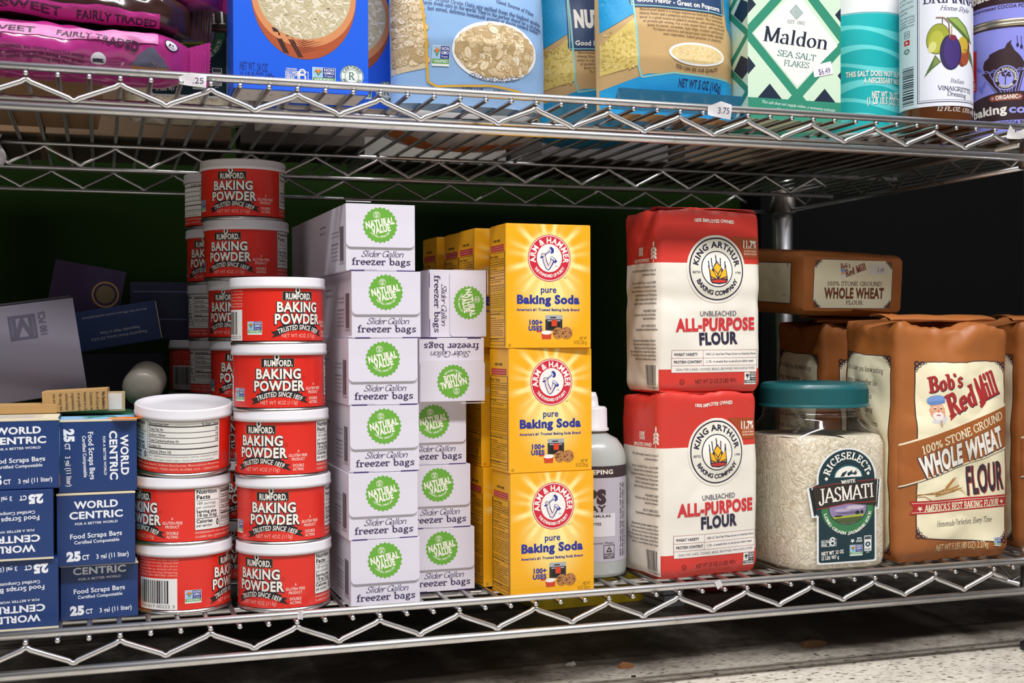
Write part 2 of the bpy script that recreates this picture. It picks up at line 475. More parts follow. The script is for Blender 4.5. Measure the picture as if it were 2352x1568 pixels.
        s.poly([f(.14, .76), f(.24, .62), f(.36, .72), f(.33, .94), f(.25, .8), f(.16, .94)], '#ee7a25' if not bw else '#2a2628', l+2)
        for t, b in (('NON', .78), ('GMO', .58)):
            s.text(t, *f(.5, b), .15*H_*(1 if s.sg > 0 else -1) if False else abs(.15*H_), '#eef2f2', l+2, .018, to=f(.94, b))
        s.text('Project', *f(.52, .42), abs(.1*H_), '#eef2f2', l+2, 0., to=f(.9, .42))
        s.text('VERIFIED', *f(.08, .17), abs(.13*H_), '#eef2f2', l+2, .018, to=f(.92, .17))
    def emit(s, mb, mapf, maxe=None, base=.10, step=.035):
        for ii, (m, l, tri) in enumerate(s.t):
            ts = [tri]
            if maxe:
                out = []
                while ts:
                    a, b, c = ts.pop()
                    e = [(math.hypot(a[0]-b[0], a[1]-b[1]), 0), (math.hypot(b[0]-c[0], b[1]-c[1]), 1), (math.hypot(c[0]-a[0], c[1]-a[1]), 2)]
                    d, k = max(e)
                    if d <= maxe: out.append((a, b, c)); continue
                    if k == 1: a, b, c = b, c, a
                    elif k == 2: a, b, c = c, a, b
                    q = ((a[0]+b[0])/2, (a[1]+b[1])/2)
                    ts += [(a, q, c), (q, b, c)]
                ts = out
            vs = []
            for t in ts:
                for x, y in t: vs.append(mapf(x, y, base+step*l+.0012*(ii % 9)))
            mb.add(vs, [[3*i, 3*i+1, 3*i+2] for i in range(len(ts))], m)
        return mb
def front(W, D):   return lambda x, y, z: (x-W/2, -D/2-z, y)          # x from the left edge of the front face
def left(W, D):    return lambda x, y, z: (-W/2-z, -D/2-x, y)         # x = 0 at the front edge, negative towards the back
def topf(W, D, H): return lambda x, y, z: (x-W/2, y-D/2, H+z)
def cyl(R):
    def f(x, y, z):
        a = x/R
        return ((R+z)*sin(a), -(R+z)*cos(a), y)
    return f
# ---------------------------------------------------------------- things
def empty(name, loc=(0, 0, 0), rz=0):
    o = bpy.data.objects.new(name, None)
    COL.objects.link(o)
    o.empty_display_size = .02
    o.location = Vector(loc)*.001
    o.rotation_euler = (0, 0, rad(rz))
    return o
def tag(o, label, cat, group=None):
    if not 4 <= len(label.split()) <= 16: print('LABEL', len(label.split()), label)
    o['label'] = label; o['category'] = cat
    if group: o['group'] = group
    return o
def struct(o):
    o['kind'] = 'structure'
    return o
def copy_tree(o, parent=None):
    c = o.copy(); COL.objects.link(c)
    if parent: c.parent = parent
    for ch in list(o.children): copy_tree(ch, c)
    return c
class Proto:
    """first use hands out the original, every later use a copy of the thing with its parts"""
    def __init__(s, root): s.root = root; s.used = False
    def put(s, loc, rz, label, cat, group=None, rx=0, ry=0, scale=None):
        o = s.root if not s.used else copy_tree(s.root)
        s.used = True
        o.location = Vector(loc)*.001
        o.rotation_euler = (rad(rx), rad(ry), rad(rz))
        o.scale = scale or (1, 1, 1)
        return tag(o, label, cat, group)
# ---------------------------------------------------------------- the room
def node_mat(name, build, rough=.6):
    m = bpy.data.materials.new(name); m.use_nodes = True
    n = m.node_tree; b = n.nodes['Principled BSDF']; b.inputs['Roughness'].default_value = rough
    build(n, b)
    return m
def N(n, t, **kw):
    x = n.nodes.new(t)
    for k, v in kw.items():
        if k.startswith('i_'): x.inputs[k[2:].replace('_', ' ')].default_value = v
        else: setattr(x, k, v)
    return x
def ramp(n, stops):
    r = N(n, 'ShaderNodeValToRGB')
    e = r.color_ramp.elements
    e[0].position, e[0].color = stops[0][0], lin(stops[0][1])
    e[1].position, e[1].color = stops[-1][0], lin(stops[-1][1])
    for p, c in stops[1:-1]:
        q = e.new(p); q.color = lin(c)
    return r
def floor_nodes(n, b):
    t = N(n, 'ShaderNodeTexCoord')
    sp1 = N(n, 'ShaderNodeTexNoise', i_Scale=190., i_Detail=2.)
    mpg = N(n, 'ShaderNodeMapping'); mpg.inputs['Scale'].default_value = (.7, 1.2, 1)
    n.links.new(t.outputs['Object'], mpg.inputs[0]); n.links.new(mpg.outputs[0], sp1.inputs['Vector'])
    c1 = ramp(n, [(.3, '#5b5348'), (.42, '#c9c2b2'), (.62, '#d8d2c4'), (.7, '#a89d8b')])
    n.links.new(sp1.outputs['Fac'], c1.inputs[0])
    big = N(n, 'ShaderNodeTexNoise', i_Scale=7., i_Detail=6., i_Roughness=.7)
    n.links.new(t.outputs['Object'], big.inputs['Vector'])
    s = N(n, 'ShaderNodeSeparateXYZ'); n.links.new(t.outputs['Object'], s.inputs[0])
    # floor turns dark brown beyond the front edge of the shelf, blotched by noise
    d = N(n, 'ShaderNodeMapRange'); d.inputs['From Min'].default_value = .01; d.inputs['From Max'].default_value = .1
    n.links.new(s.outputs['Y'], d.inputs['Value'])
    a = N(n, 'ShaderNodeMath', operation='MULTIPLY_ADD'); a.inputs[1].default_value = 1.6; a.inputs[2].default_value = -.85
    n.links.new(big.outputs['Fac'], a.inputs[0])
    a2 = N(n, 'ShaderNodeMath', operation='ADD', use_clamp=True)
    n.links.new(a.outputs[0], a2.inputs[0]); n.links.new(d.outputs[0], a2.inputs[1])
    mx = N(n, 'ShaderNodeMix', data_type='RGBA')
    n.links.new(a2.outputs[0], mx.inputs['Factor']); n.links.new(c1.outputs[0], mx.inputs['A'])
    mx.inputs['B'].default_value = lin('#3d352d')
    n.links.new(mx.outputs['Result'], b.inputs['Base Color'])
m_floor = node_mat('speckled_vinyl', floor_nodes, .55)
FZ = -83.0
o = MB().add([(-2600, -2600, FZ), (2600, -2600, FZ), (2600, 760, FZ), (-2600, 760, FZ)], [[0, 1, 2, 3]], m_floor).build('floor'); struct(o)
m_wall = P('#15240a', 1.0, bump=.1, bscale=60, name='dark_green_paint')
m_wall.node_tree.nodes['Principled BSDF'].inputs['Specular IOR Level'].default_value = .05
o = MB().box(-2600, 2600, 700, 740, FZ, 2600, m_wall, 0).build('wall_back'); struct(o)
m_blk = P('#070707', .9, bump=.08, bscale=80, name='black_panel')
m_blk.node_tree.nodes['Principled BSDF'].inputs['Specular IOR Level'].default_value = .1
o = MB().box(960, 2600, 640, 700, FZ, 2400, m_blk, 0).build('wall_right'); struct(o)
o = MB().box(-2600, 958, 690, 700, FZ, 20, P('#1c1b1a', .6), 1).build('baseboard_back'); struct(o)

# ---------------------------------------------------------------- chrome wire shelving
def chrome_nodes(n, b):
    b.inputs['Metallic'].default_value = 1
    t = N(n, 'ShaderNodeTexCoord')
    z = N(n, 'ShaderNodeTexNoise', i_Scale=60., i_Detail=5.)
    n.links.new(t.outputs['Object'], z.inputs['Vector'])
    c = ramp(n, [(.22, '#6d6a66'), (.36, '#cfcdcb'), (.7, '#e2e1e4')])
    n.links.new(z.outputs['Fac'], c.inputs[0]); n.links.new(c.outputs[0], b.inputs['Base Color'])
    r = N(n, 'ShaderNodeMapRange'); r.inputs['To Min'].default_value = .42; r.inputs['To Max'].default_value = .24
    n.links.new(z.outputs['Fac'], r.inputs['Value']); n.links.new(r.outputs[0], b.inputs['Roughness'])
m_chr = node_mat('chrome_wire', chrome_nodes)
U_ = 21.4
XE = 1040.0                                            # right end of the shelves
unit = tag(empty('wire_shelving_unit', (895, 10, FZ)), 'chrome wire shelving unit with two shelves and zigzag edges holding all the groceries', 'shelf')
def loc_of(o, x, y, z): o.location = ((x-895)*.001, (y-10)*.001, (z-FZ)*.001)
def rail(mb, x0, x1, y, z, r): mb.tube([(x0, y, z), (x1, y, z)], r, m_chr, 14)
def zigzag(x0, y, ztop, zbot, x_end, r):
    pts = []; n = 0
    step = 1.5*U_
    x = x0
    def corner(px, pz, s):
        for d, zz in ((-3.2, -s*1.9), (-1.5, -s*.5), (0, 0), (1.5, -s*.5), (3.2, -s*1.9)): pts.append((px+d, y, pz+zz))
    while x < x_end:
        corner(x, ztop if n % 2 == 0 else zbot, 1 if n % 2 == 0 else -1)
        x += step; n += 1
    pts.append((x-step*.5, y, (ztop+zbot)/2))
    return pts
wire_me = None
XL = -10*U_
def make_shelf(z, dx, ends):
    global wire_me
    fr = MB()
    rail(fr, XL, XE+6, 0, 5.2, 3.1)
    rail(fr, XL, XE+6, 0, -23.4, 3.6)
    rail(fr, XL, XE, 74, -4.0, 2.4)
    rail(fr, XL, 950, 304, -4.2, 2.2); rail(fr, XL, 862, 304, -27, 2.2)
    rail(fr, XL, 900, 490, -4.2, 2.4); rail(fr, XL, 900, 490, -27, 2.4)
    for zz in (-4.4, -27): fr.tube([(901, 3, zz), (901, 490, zz)], 2.4, m_chr, 10)
    s = fr.build('wire_shelf', unit); loc_of(s, 0, 0, z)
    for y, r, xe in ((0, 2.1, 39.6*U_), (304, 1.7, 40*U_), (490, 1.7, 40*U_)):
        zz = MB().tube(zigzag(dx*U_-9*U_, y-.4, -4.0 if y == 0 else -7, -17.8 if y == 0 else -24, xe, r), r, m_chr, 10)
        zz.build('zigzag_truss', s)
    p = [(901-.4, 20+31*i, -7 if i % 2 == 0 else -24) for i in range(16)]
    MB().tube(p, 1.7, m_chr, 8).build('zigzag_truss', s)
    for i in range(-7, 49):
        if wire_me is None:
            wire_me = MB().tube([(0, -3.6, 0), (0, -3.2, 0), (0, 494, 0)], 1.85, m_chr, 10).mesh('cross_wire')
        o = bpy.data.objects.new('cross_wire', wire_me); COL.objects.link(o)
        o.parent = s; o.location = ((i+dx)*U_*.001, 0, 0)
    return s
low = make_shelf(0, 0, 20)
upp = make_shelf(405.06, .1026, 20)
ZL, ZU = 1.95, 407.0
for y in (10, 474):
    mb = MB().lathe([(12.7, 8), (12.7, 494)], m_chr, 32)
    q = mb.build('post', unit); loc_of(q, 897, y, FZ)
    MB().lathe([(9, 0), (17, 0), (17, 5), (8, 9), (8, 14)], P('#2a2a2b', .5), 24).build('leveling_foot', q)
    for z in (0, 405):
        c = MB().lathe([(13, -30), (17.5, -30), (16, 10), (15.5, 14), (13, 14)], m_chr, 28, cap=False)
        c.build('shelf_clip', q, (0, 0, z-FZ))
# ---------------------------------------------------------------- baking powder cans
ORD = ['bottom', 'second from the bottom', 'third from the bottom', 'fourth from the bottom', 'fifth from the bottom', 'sixth from the bottom', 'topmost']
RC = 36.6
m_tin = P('#c9c6c4', .28, 1.)
m_red = P('#df281a', .36, coat=.25, var=.06, bscale=40.)
m_lid = P('#dcdade', .32, coat=.2)
W_, K_, PK = '#f1ede2', '#1b1520', '#f3b9ab'
can = empty('baking_powder_can')
MB().lathe([(34, 0.2), (36.9, 0), (37.3, 1.2), (36.9, 2.6), (35.6, 3.2), (35.6, 44), (36.2, 47), (34, 47)], m_tin).build('tin_body', can)
lid = MB().lathe([(37.3, 44.4), (38.1, 44.6), (38.2, 47.2), (37.7, 47.8), (37.9, 52.2), (37.2, 53.2), (35.8, 53.4), (34.6, 52.6), (33.6, 51.0), (20, 50.8), (.01, 50.8)], m_lid, cap=False)
lid.build('plastic_lid', can)
mb = MB().lathe([(RC, 3.6), (RC, 44.6)], m_red, 120, cap=False)
A = Art(920, 1350, .0375, .0348, True)
oy = 4.0
A.oy = 1350+oy/.0348
A.rect(575, 258, 1268, 462, '#8a7440', 1); A.rect(585, 265, 1260, 455, K_, 2)
A.text('RUMFORD.', 638, 432, 130, W_, 3, .034, to=(1235, 432))
A.ell(905, 238, 70, 82, K_, 3); A.ell(905, 235, 58, 70, W_, 4); A.ell(905, 222, 24, 34, K_, 5); A.poly([(885, 230), (935, 240), (925, 262), (905, 268), (888, 285)], K_, 5)
for t, x0, x1, y, h in (('BAKING', 450, 1425, 712, 212), ('POWDER', 405, 1490, 982, 214)):
    A.text(t, x0, y, h, W_, 4, .034, to=(x1, y), out=K_, outl=.07, sp=.06)
    A.text(t, x0-12, y+14, h, K_, 3, .07, to=(x1-12, y+14), sp=.06)
top = [(465, 1072), (580, 1018), (700, 985), (830, 968), (950, 964), (1080, 970), (1200, 986), (1330, 1020), (1445, 1066)]
bot = [(1425, 1212), (1310, 1170), (1190, 1142), (1070, 1126), (950, 1122), (830, 1128), (710, 1148), (600, 1190), (495, 1248)]
A.poly([(340, 1165), (470, 1130), (528, 1240), (345, 1302), (405, 1232)], '#2a2120', 2); A.poly([(1440, 1108), (1572, 1142), (1505, 1190), (1592, 1282), (1365, 1212)], '#2a2120', 2)
for i in range(8): A.poly([top[i], top[i+1], bot[7-i], bot[8-i]], K_, 4)
# words on the ribbon follow its curve
ctx, cty, RR = 950, 2330, 1131
A.arc('TRUSTED SINCE 1859', ctx, cty, RR, 104, W_, 114, 66, 5, .018, sh=.15)
A.text('NET WT 4OZ (113g)', 555, 1290, 82, PK, 3, 0., to=(1345, 1290))
A.ring(1478, 700, 32, 27, K_, 2, 24)
B = Art()
x = 48*pi/180*RC
for t, zc, wd in (('A', 20.6, 1.4), ('GLUTEN FREE', 17.2, 15.5), ('PRODUCT', 14.2, 11), ('DOUBLE', 9.4, 9.3), ('ACTING', 6.4, 9)):
    B.text(t, x, zc, 2.1, '#f6d9cd', 3, .018, fit=wd)
# nutrition panel
x0, x1, x2 = 47.9, 70.6, 131
B.rect(x0-.4, 11.6, x2+.4, 44.3, K_, 1); B.rect(x0, 12, x2, 43.9, '#ecebe6', 2); B.rect(x1-.2, 12, x1+.2, 43.9, K_, 3)
for t, y, h, wt, wd in (('Nutrition', 40.0, 3.0, .034, 18.8), ('Facts', 35.9, 3.0, .034, 12), ('189 servings', 31.4, 2.2, 0., 17.5), ('per container', 28.4, 2.2, 0., 17.5), ('Serving size', 25., 2.3, .034, 18), ('1/8 tsp (0.6g)', 22., 2.3, .034, 18.6), ('Calories', 17.3, 2.6, .034, 14), ('per serving', 14.2, 2.2, .018, 13.5)):
    B.text(t, x0+1, y, h, K_, 3, wt, 'l', fit=wd)
B.text('0', x1-2.6, 14.6, 4.6, K_, 3, .034, sx=.8)
for y, wd in ((35, .35), (21., .5)): B.rect(x0+1, y-.5, x1-1, y-.5+wd, K_, 3)
for i, (t, v) in enumerate((('Amount/serving', '% Daily Value'), ('Total Fat 0g', '0%'), ('Sodium 50mg', '2%'), ('Total Carbohydrate 0g', '0%'), ('Protein 0g', ''), ('Calcium 29mg 2%', ''))):
    y = 40.8-i*4.35
    B.text(t, x1+1.2, y, 2.1, K_, 3, .018, 'l', sx=.86); B.text(v, x2-1, y, 2.1, K_, 3, .018, 'r', sx=.86)
    B.rect(x1+1, y-1.1, x2-1, y-(.6 if i not in (0, 4) else .2), K_, 3)
B.text('Not a significant source of saturated fat, trans fat, cholesterol, dietary', x1+1, 15.9, 1.2, '#4a4448', 3, 0., 'l', fit=58)
B.text('fiber, total sugars, added sugars, vitamin D, iron and potassium.', x1+1, 13.2, 1.2, '#4a4448', 3, 0., 'l', fit=54)
B.text('INGREDIENTS: Corn Starch, Sodium Bicarbonate, Monocalcium Phosphate', x0, 9., 1.6, PK, 3, .018, 'l', fit=83)
B.text('CLABBER GIRL CORPORATION - TERRE HAUTE, IN 47808, U.S.A. - clabbergirl.com', x0, 5.8, 1.6, PK, 3, .018, 'l', fit=83)
# bar code and directions
bx0, bx1 = -82.4, -47.3
B.rect(bx0, 3.8, bx1, 28, '#eceae6', 2); B.barcode(bx0+2.5, 8.5, bx1-6, 26.4, K_, 3)
B.text('0 41617 00222 3', bx0+1.4, 5.2, 2.3, K_, 3, 0., 'l', fit=32)
B.lines(['Baking Powder in any recipe', 'measuring. Use dry utensil and', 'level. Store in cool, dry place.', 'Use by date on bottom of can.', 'May Settle During Shipping.', 'SHAKE CAN BEFORE USING.'], bx0, 42., 1.45, 2.45, PK, 3, 0., fit=36)
B.gmo(-41.5, 8.4, -28.8, 18.6, 2)
A.emit(mb, cyl(RC), 3., .04, .03)
pl = mb.build('paper_label', can); mb = MB(); B.emit(mb, cyl(RC), 3., .05, .03); mb.build('nutrition_panel', pl)
CAN = Proto(can)
PITCH = 52.9
FACE_ = {'front': 'the column in front beside the white boxes', 'left': 'the front stack of three next to the blue boxes', 'rear': 'the tall column behind', 'far': 'the shadowed column behind the tall one'}
used_lab = set()
def can_stack(key, group, px, Y, rots, dxs, n0=0, names=None, pitch=PITCH):
    # rots: how far the front of the label is turned from the line of sight along the stack
    for i, (r, p) in enumerate(zip(rots, px)):
        tilt = 7.5 if key == 'left' and i == 2 else 0       # the upper can of this stack leans out towards the aisle
        lab = names[i]
        assert lab not in used_lab; used_lab.add(lab)
        o = CAN.put((Xat(p, Y)+dxs, Y-tilt*.2, ZL+pitch*i+38.4*sin(rad(tilt))), r-math.degrees(YAW+math.atan((p-1176)/FPX)), lab, 'can', group)
        if tilt: o.rotation_euler = (Matrix.Rotation(rad(tilt), 3, 'X') @ Matrix.Rotation(o.rotation_euler.z, 3, 'Z')).to_euler()
def nm(col, n, extra=None):
    o = ['bottom', 'second', 'third', 'fourth', 'fifth', 'sixth', 'seventh']
    out = []
    for i in range(n):
        w_ = 'lowest' if i == 0 else 'topmost' if i == n-1 else o[i]+' up'
        e_ = (extra or {}).get(i, '')
        out.append(f'red baking powder can{e_}, {w_} in {col}')
    return out
can_stack('front', 'baking powder cans in the front stack of five', [650, 649.5, 645, 641, 638], 60, [-34, -14, -27, -2, 26], 0, names=nm('front stack of five beside white boxes', 5, {4: ' showing bar code'}), pitch=52.1)
can_stack('left', 'baking powder cans in the stack of three', [420, 417, 420], 80, [66, -60, -158], 0, names=['red baking powder can showing its bar code, lowest in stack of three by blue boxes', 'red baking powder can showing the black Nutrition Facts heading, middle of the stack of three', 'red baking powder can with wide white lid and nutrition table, topmost in stack of three'])
can_stack('rear', 'baking powder cans in the tall rear stack', [583, 582, 581, 580, 575, 566, 560], 188, [-30, -10, -40, -20, -38, -27, -16], 0, names=nm('tall stack of seven behind front cans', 7))
can_stack('far', 'baking powder cans in the shadowed rear left stack', [530, 529, 528, 526, 523, 520, 516], 284, [-30, 20, 185, -172, -170, -33, 124], 0, names=nm('shadowed stack left behind the tall one', 7))
can_stack('dark', 'baking powder cans in the dark back row', [476, 476, 475, 474], 362, [0, 20, 40, 66], 0, names=nm('short dark stack at very back', 4))
tb = empty('plastic_container', (84, 162, 172))
tb.scale = (.8, .8, .8)
MB().lathe([(.01, 0), (9, .8), (16, 3.5), (20, 8), (21, 13), (21, 52), (19, 58), (10, 64), (9, 70)], P('#9a9588', .4, coat=.2), 48).build('container_body', tb)
MB().lathe([(10.5, 68), (10.5, 80), (.01, 80.5)], P('#b8b0a0', .5), 32).build('cap', tb)
tb.rotation_euler = (rad(-80), 0, rad(-10))
tag(tb, 'pale round-bottomed plastic container lying in the dark beside the navy boxes', 'container')

# ---------------------------------------------------------------- white freezer-bag boxes
FW, FD, FH = 56.6, 235, 53.2
m_fz = P('#dbd7e3', .5, bump=.04, bscale=500)
PU = '#4b2f78'; DK = '#3c2f58'
fz = empty('freezer_bag_box')
mb = MB().box(-FW/2, FW/2, -FD/2, FD/2, 0, FH, m_fz, .5)
A = Art(455, 563, .110, .1095, True)
A.text('Slider Gallon', 565, 462, 46, DK, 2, 'script', to=(876, 462))
A.text('freezer bags', 497, 521, 52, DK, 2, 'slab', to=(936, 521))
A.rect(480, 563, 590, 557, PU, 1); A.rect(830, 563, 966, 557, PU, 1)
A.rect(455, 66, 640, 60, m_fz, 1)
A.emit(mb, front(FW, FD))
A = Art(0, 0, 1)
A.barcode(-22, 8, -8, 36, '#3a3440', 2); A.text('0 61173 02019 1', -24, 5.4, 1.8, '#3a3440', 2, 0., 'l', fit=19)
for i, t in enumerate(['Use and recycle bags', 'per use in compartment.', '', 'Supreme Safety Warning', 'keep out of reach of', 'all babies and children. Do', 'not use in cribs or', 'carriages. Keep flat.']):
    if t: A.text(t, -54, 32-i*3.2, 1.5, '#4a4450', 2, .018 if i == 3 else 0., 'l', fit=27)
A.text('polyethylene', -100, 40, 1.8, '#4a4450', 2, 0., 'l', fit=24); A.text('bags per pack', -100, 35, 1.8, '#4a4450', 2, 0., 'l', fit=24)
A.emit(mb, left(FW, FD))
mb.build('carton', fz)
mb = MB()
x0, x1, y0, y1 = -FW/2-.2, FW/2-.6, FH-34.4, FH-.3
bm_ = [(x0, y1), (x0, y0+4)]+[(x0+4-4*cos(rad(a)), y0+4-4*sin(rad(a))) for a in (22, 45, 68, 90)]+[(x1-4+4*sin(rad(a)), y0+4-4*cos(rad(a))) for a in (0, 22, 45, 68, 90)]+[(x1, y1)]
n = len(bm_)
vs = [(x, -FD/2-.15, y) for x, y in bm_]+[(x, -FD/2-.75-.5*max(0, 1-(y-y0)/20), y) for x, y in bm_]
mb.add(vs, [[i, (i+1) % n, n+(i+1) % n, n+i] for i in range(n)], m_fz)
G_ = '#69ab3a'
F0 = Art(); F0.poly(bm_, m_fz, 0)
F0.emit(mb, lambda x, y, z: (x, -FD/2-.75-.5*max(0, 1-(y-y0)/20)-z, y), 6, 0, 0)
mb.build('front_flap', fz)
flap = fz.children[-1]; mb = MB()
A = Art(455, 563, .110, .1095, True)
cx, cy = 705, 230
A.poly([(cx+(130 if i % 2 == 0 else 118)*cos(2*pi*i/48), cy+(130 if i % 2 == 0 else 118)*1.02*sin(2*pi*i/48)) for i in range(48)], P(G_, .5), 1)
A.text('NATURAL', cx-104, cy+28, 46, W_, 2, .05, to=(cx+108, cy-14)); A.text('VALUE', cx-56, cy+68, 46, W_, 2, .05, to=(cx+80, cy+38))
A.arc('LIVE WELL. SPEND LESS', cx, cy, 92, 13, W_, 218, 322, 2, .018, inside=True)
for dx, r in ((-12, 35), (12, -20), (0, 5)): A.ring(680+dx, 158-(6 if dx == 0 else 0), (13, 21), (10, 17), W_, 2, 20)
A.line([(676, 180), (680, 192)], 4, W_); A.line([(634, 201), (668, 193)], 3, W_); A.line([(700, 187), (752, 177)], 3, W_)
ext = lambda x, y, z: (x-FW/2, -FD/2-.75-.5*max(0, 1-(y-y0)/20)-z, y)
A.emit(mb, ext, 6)
mb.build('round_seal', flap)
FZB = Proto(fz)
def fzput(px0, px1, Y, z, rz, lab, grp, scale=None, ry=0):
    xc = (Xat(px0, Y)+Xat(px1, Y))/2
    a = rad(rz)
    FZB.put((xc-sin(a)*FD/2, Y+cos(a)*FD/2, z), rz, lab, 'box', grp, 0, ry, scale)
g = 'white freezer bag boxes in the front stack'
for i, (a, b, rz) in enumerate([(805, 961, 1.2), (800, 958, 1.5), (804, 961, 1.2), (801, 959, 1.), (809, 966, 1.5), (794, 956, 2)]):
    fzput(a, b, 23, ZL+i*(FH+.25), rz, 'white freezer bag box with green seal, %s of six in front stack' % ['lowest', 'second from bottom', 'third from bottom', 'fourth from bottom', 'fifth from bottom', 'topmost'][i], g)
g = 'white freezer bag boxes in the rear stack'
for i, (a, b, rz) in enumerate([(940, 1088, .5), (932, 1078, .3), (923, 1068, .5)]):
    fzput(a, b, 62, ZL+i*(FH+.25), rz, 'white freezer bag box partly hidden behind the front stack, %s of rear five' % ['lowest', 'second from bottom', 'third from bottom'][i], g)
z = ZL+3*(FH+.25)
o = FZB.put((0, 0, 0), 1, 'white freezer bag box lying upside down under the one with sideways lettering', 'box', g, 0, 180)
o.location = ((Xat(960, 52)+Xat(1104, 52))/2*.001, (52+FD/2)*.001, (z+FH)*.001)
z += FH+.6
o = FZB.put((0, 0, 0), 3, 'white freezer bag box standing on its side with the lettering running downward', 'box', g, 0, 90)
o.location = ((Xat(970, 56))*.001, (56+FD/2)*.001, (z+FW/2)*.001); o.scale = (1, 1, .95)

# ---------------------------------------------------------------- baking soda boxes
SW, SD, SH = 75., 43., 101.6
def soda_nodes(n, b):
    t = N(n, 'ShaderNodeTexCoord'); s = N(n, 'ShaderNodeSeparateXYZ'); n.links.new(t.outputs['Object'], s.inputs[0])
    def M(op, a, bb=None, **k):
        x = N(n, 'ShaderNodeMath', operation=op, **k)
        for i, v in enumerate((a, bb)):
            if v is None: continue
            if isinstance(v, (int, float)): x.inputs[i].default_value = v
            else: n.links.new(v, x.inputs[i])
        return x.outputs[0]
    x = M('SUBTRACT', s.outputs['X'], .0005); z = M('SUBTRACT', s.outputs['Z'], .074)
    r = M('SQRT', M('ADD', M('MULTIPLY', x, x), M('MULTIPLY', z, z)))
    ang = M('ARCTAN2', z, x)
    r1 = M('ABSOLUTE', M('SINE', M('MULTIPLY', ang, 6.)))
    r2 = M('ABSOLUTE', M('SINE', M('ADD', M('MULTIPLY', ang, 9.5), .8)))
    rays = M('POWER', M('MULTIPLY', M('ADD', r1, r2), .5), 5.)
    fall = N(n, 'ShaderNodeMapRange', interpolation_type='SMOOTHSTEP'); fall.inputs['From Min'].default_value = .019; fall.inputs['From Max'].default_value = .042; fall.inputs['To Min'].default_value = 1; fall.inputs['To Max'].default_value = 0
    n.links.new(r, fall.inputs['Value'])
    ray = M('MULTIPLY', M('MULTIPLY', rays, fall.outputs[0]), 1.5)
    halo = N(n, 'ShaderNodeMapRange', interpolation_type='SMOOTHSTEP'); halo.inputs['From Min'].default_value = .018; halo.inputs['From Max'].default_value = .025; halo.inputs['To Min'].default_value = .8; halo.inputs['To Max'].default_value = 0
    n.links.new(r, halo.inputs['Value'])
    z2 = M('SUBTRACT', s.outputs['Z'], .044); q = M('SQRT', M('ADD', M('MULTIPLY', x, x), M('MULTIPLY', M('MULTIPLY', z2, z2), .7)))
    h2 = N(n, 'ShaderNodeMapRange', interpolation_type='SMOOTHSTEP'); h2.inputs['From Min'].default_value = .004; h2.inputs['From Max'].default_value = .036; h2.inputs['To Min'].default_value = .75; h2.inputs['To Max'].default_value = 0
    n.links.new(q, h2.inputs['Value'])
    front_ = M('LESS_THAN', s.outputs['Y'], -SD/2*.001+.0004)
    f = M('MULTIPLY', M('MINIMUM', M('ADD', M('MAXIMUM', halo.outputs[0], h2.outputs[0]), ray), .92), front_)
    mx = N(n, 'ShaderNodeMix', data_type='RGBA'); mx.inputs['A'].default_value = lin('#f5b012'); mx.inputs['B'].default_value = lin('#f8ee9c')
    n.links.new(f, mx.inputs['Factor']); n.links.new(mx.outputs['Result'], b.inputs['Base Color'])
    b.inputs['Coat Weight'].default_value = .15
m_soda = node_mat('yellow_sunburst_carton', soda_nodes, .42)
BL, RD = '#2b3390', '#cf2338'
soda = empty('baking_soda_box')
mb = MB().box(-SW/2, SW/2, -SD/2, SD/2, 0, SH, m_soda, .5)
A = Art()
cx, cy = SW/2+.6, 74.2
wt = '#f3f1ea'
A.ell(cx, cy, 18.9, 19.4, RD, 1, 64); A.ell(cx, cy, 18.3, 18.8, wt, 2, 64); A.ell(cx, cy, 17.7, 18.2, RD, 3, 64); A.ell(cx, cy, 11.1, 11.6, wt, 4, 64)
A.arc('ARM & HAMMER', cx, cy, 12.4, 4.5, wt, 196, -16, 5, .034)
A.arc('THE STANDARD OF PURITY', cx, cy, 15.9, 2.4, wt, 212, 329, 5, .034, inside=True)
H = Art(710, 760, .0298, .0298, True)
H.ox -= cx/.0298; H.oy += cy/.0298
H.poly([(488, 735), (600, 640), (620, 800), (690, 945), (745, 795), (800, 770), (860, 860), (745, 1045), (685, 1105), (605, 1070), (520, 880)], BL, 5)
H.poly([(515, 750), (595, 690), (600, 815), (680, 985), (760, 810), (800, 795), (815, 860), (735, 1010), (682, 1080), (622, 1055), (545, 880)], '#ead9cb', 6)
H.poly([(690, 490), (760, 440), (840, 505), (842, 600), (768, 648), (722, 580)], BL, 6); H.poly([(700, 500), (722, 482), (772, 575), (750, 600)], wt, 7)
H.line([(728, 555), (445, 757)], 46, BL, 6); H.line([(720, 555), (600, 640)], 14, wt, 7)
H.ell(523, 672, 62, 54, BL, 7); H.ell(527, 672, 52, 44, '#ead9cb', 8)
for i in range(3): H.line([(490+i*28, 640), (505+i*28, 690)], 7, BL, 9)
H.poly([(725, 770), (740, 725), (800, 715), (880, 780), (945, 850), (865, 905), (828, 835), (800, 795), (745, 800)], BL, 7); H.poly([(735, 770), (755, 735), (800, 730), (870, 800), (860, 850), (815, 790)], wt, 8)
H.text('TM', 860, 1010, 45, '#5a60a0', 6, 0., 'l')
F = Art(350, 1085, SW/693, SH/1010, True)
F.text('TM', 818, 515, 12, '#5a5030', 2, 0., 'l')
F.text('pure', 628, 632, 52, BL, 2, .018, to=(760, 632)); F.text('Baking Soda', 433, 720, 66, BL, 2, .05, to=(948, 720))
F.text("America's #1 Trusted Baking Soda Brand", 435, 781, 20, BL, 2, .034, to=(948, 781))
F.text('100+', 528, 894, 38, BL, 2, .05, to=(645, 894)); F.text('USES', 529, 941, 36, BL, 2, .05, to=(642, 941))
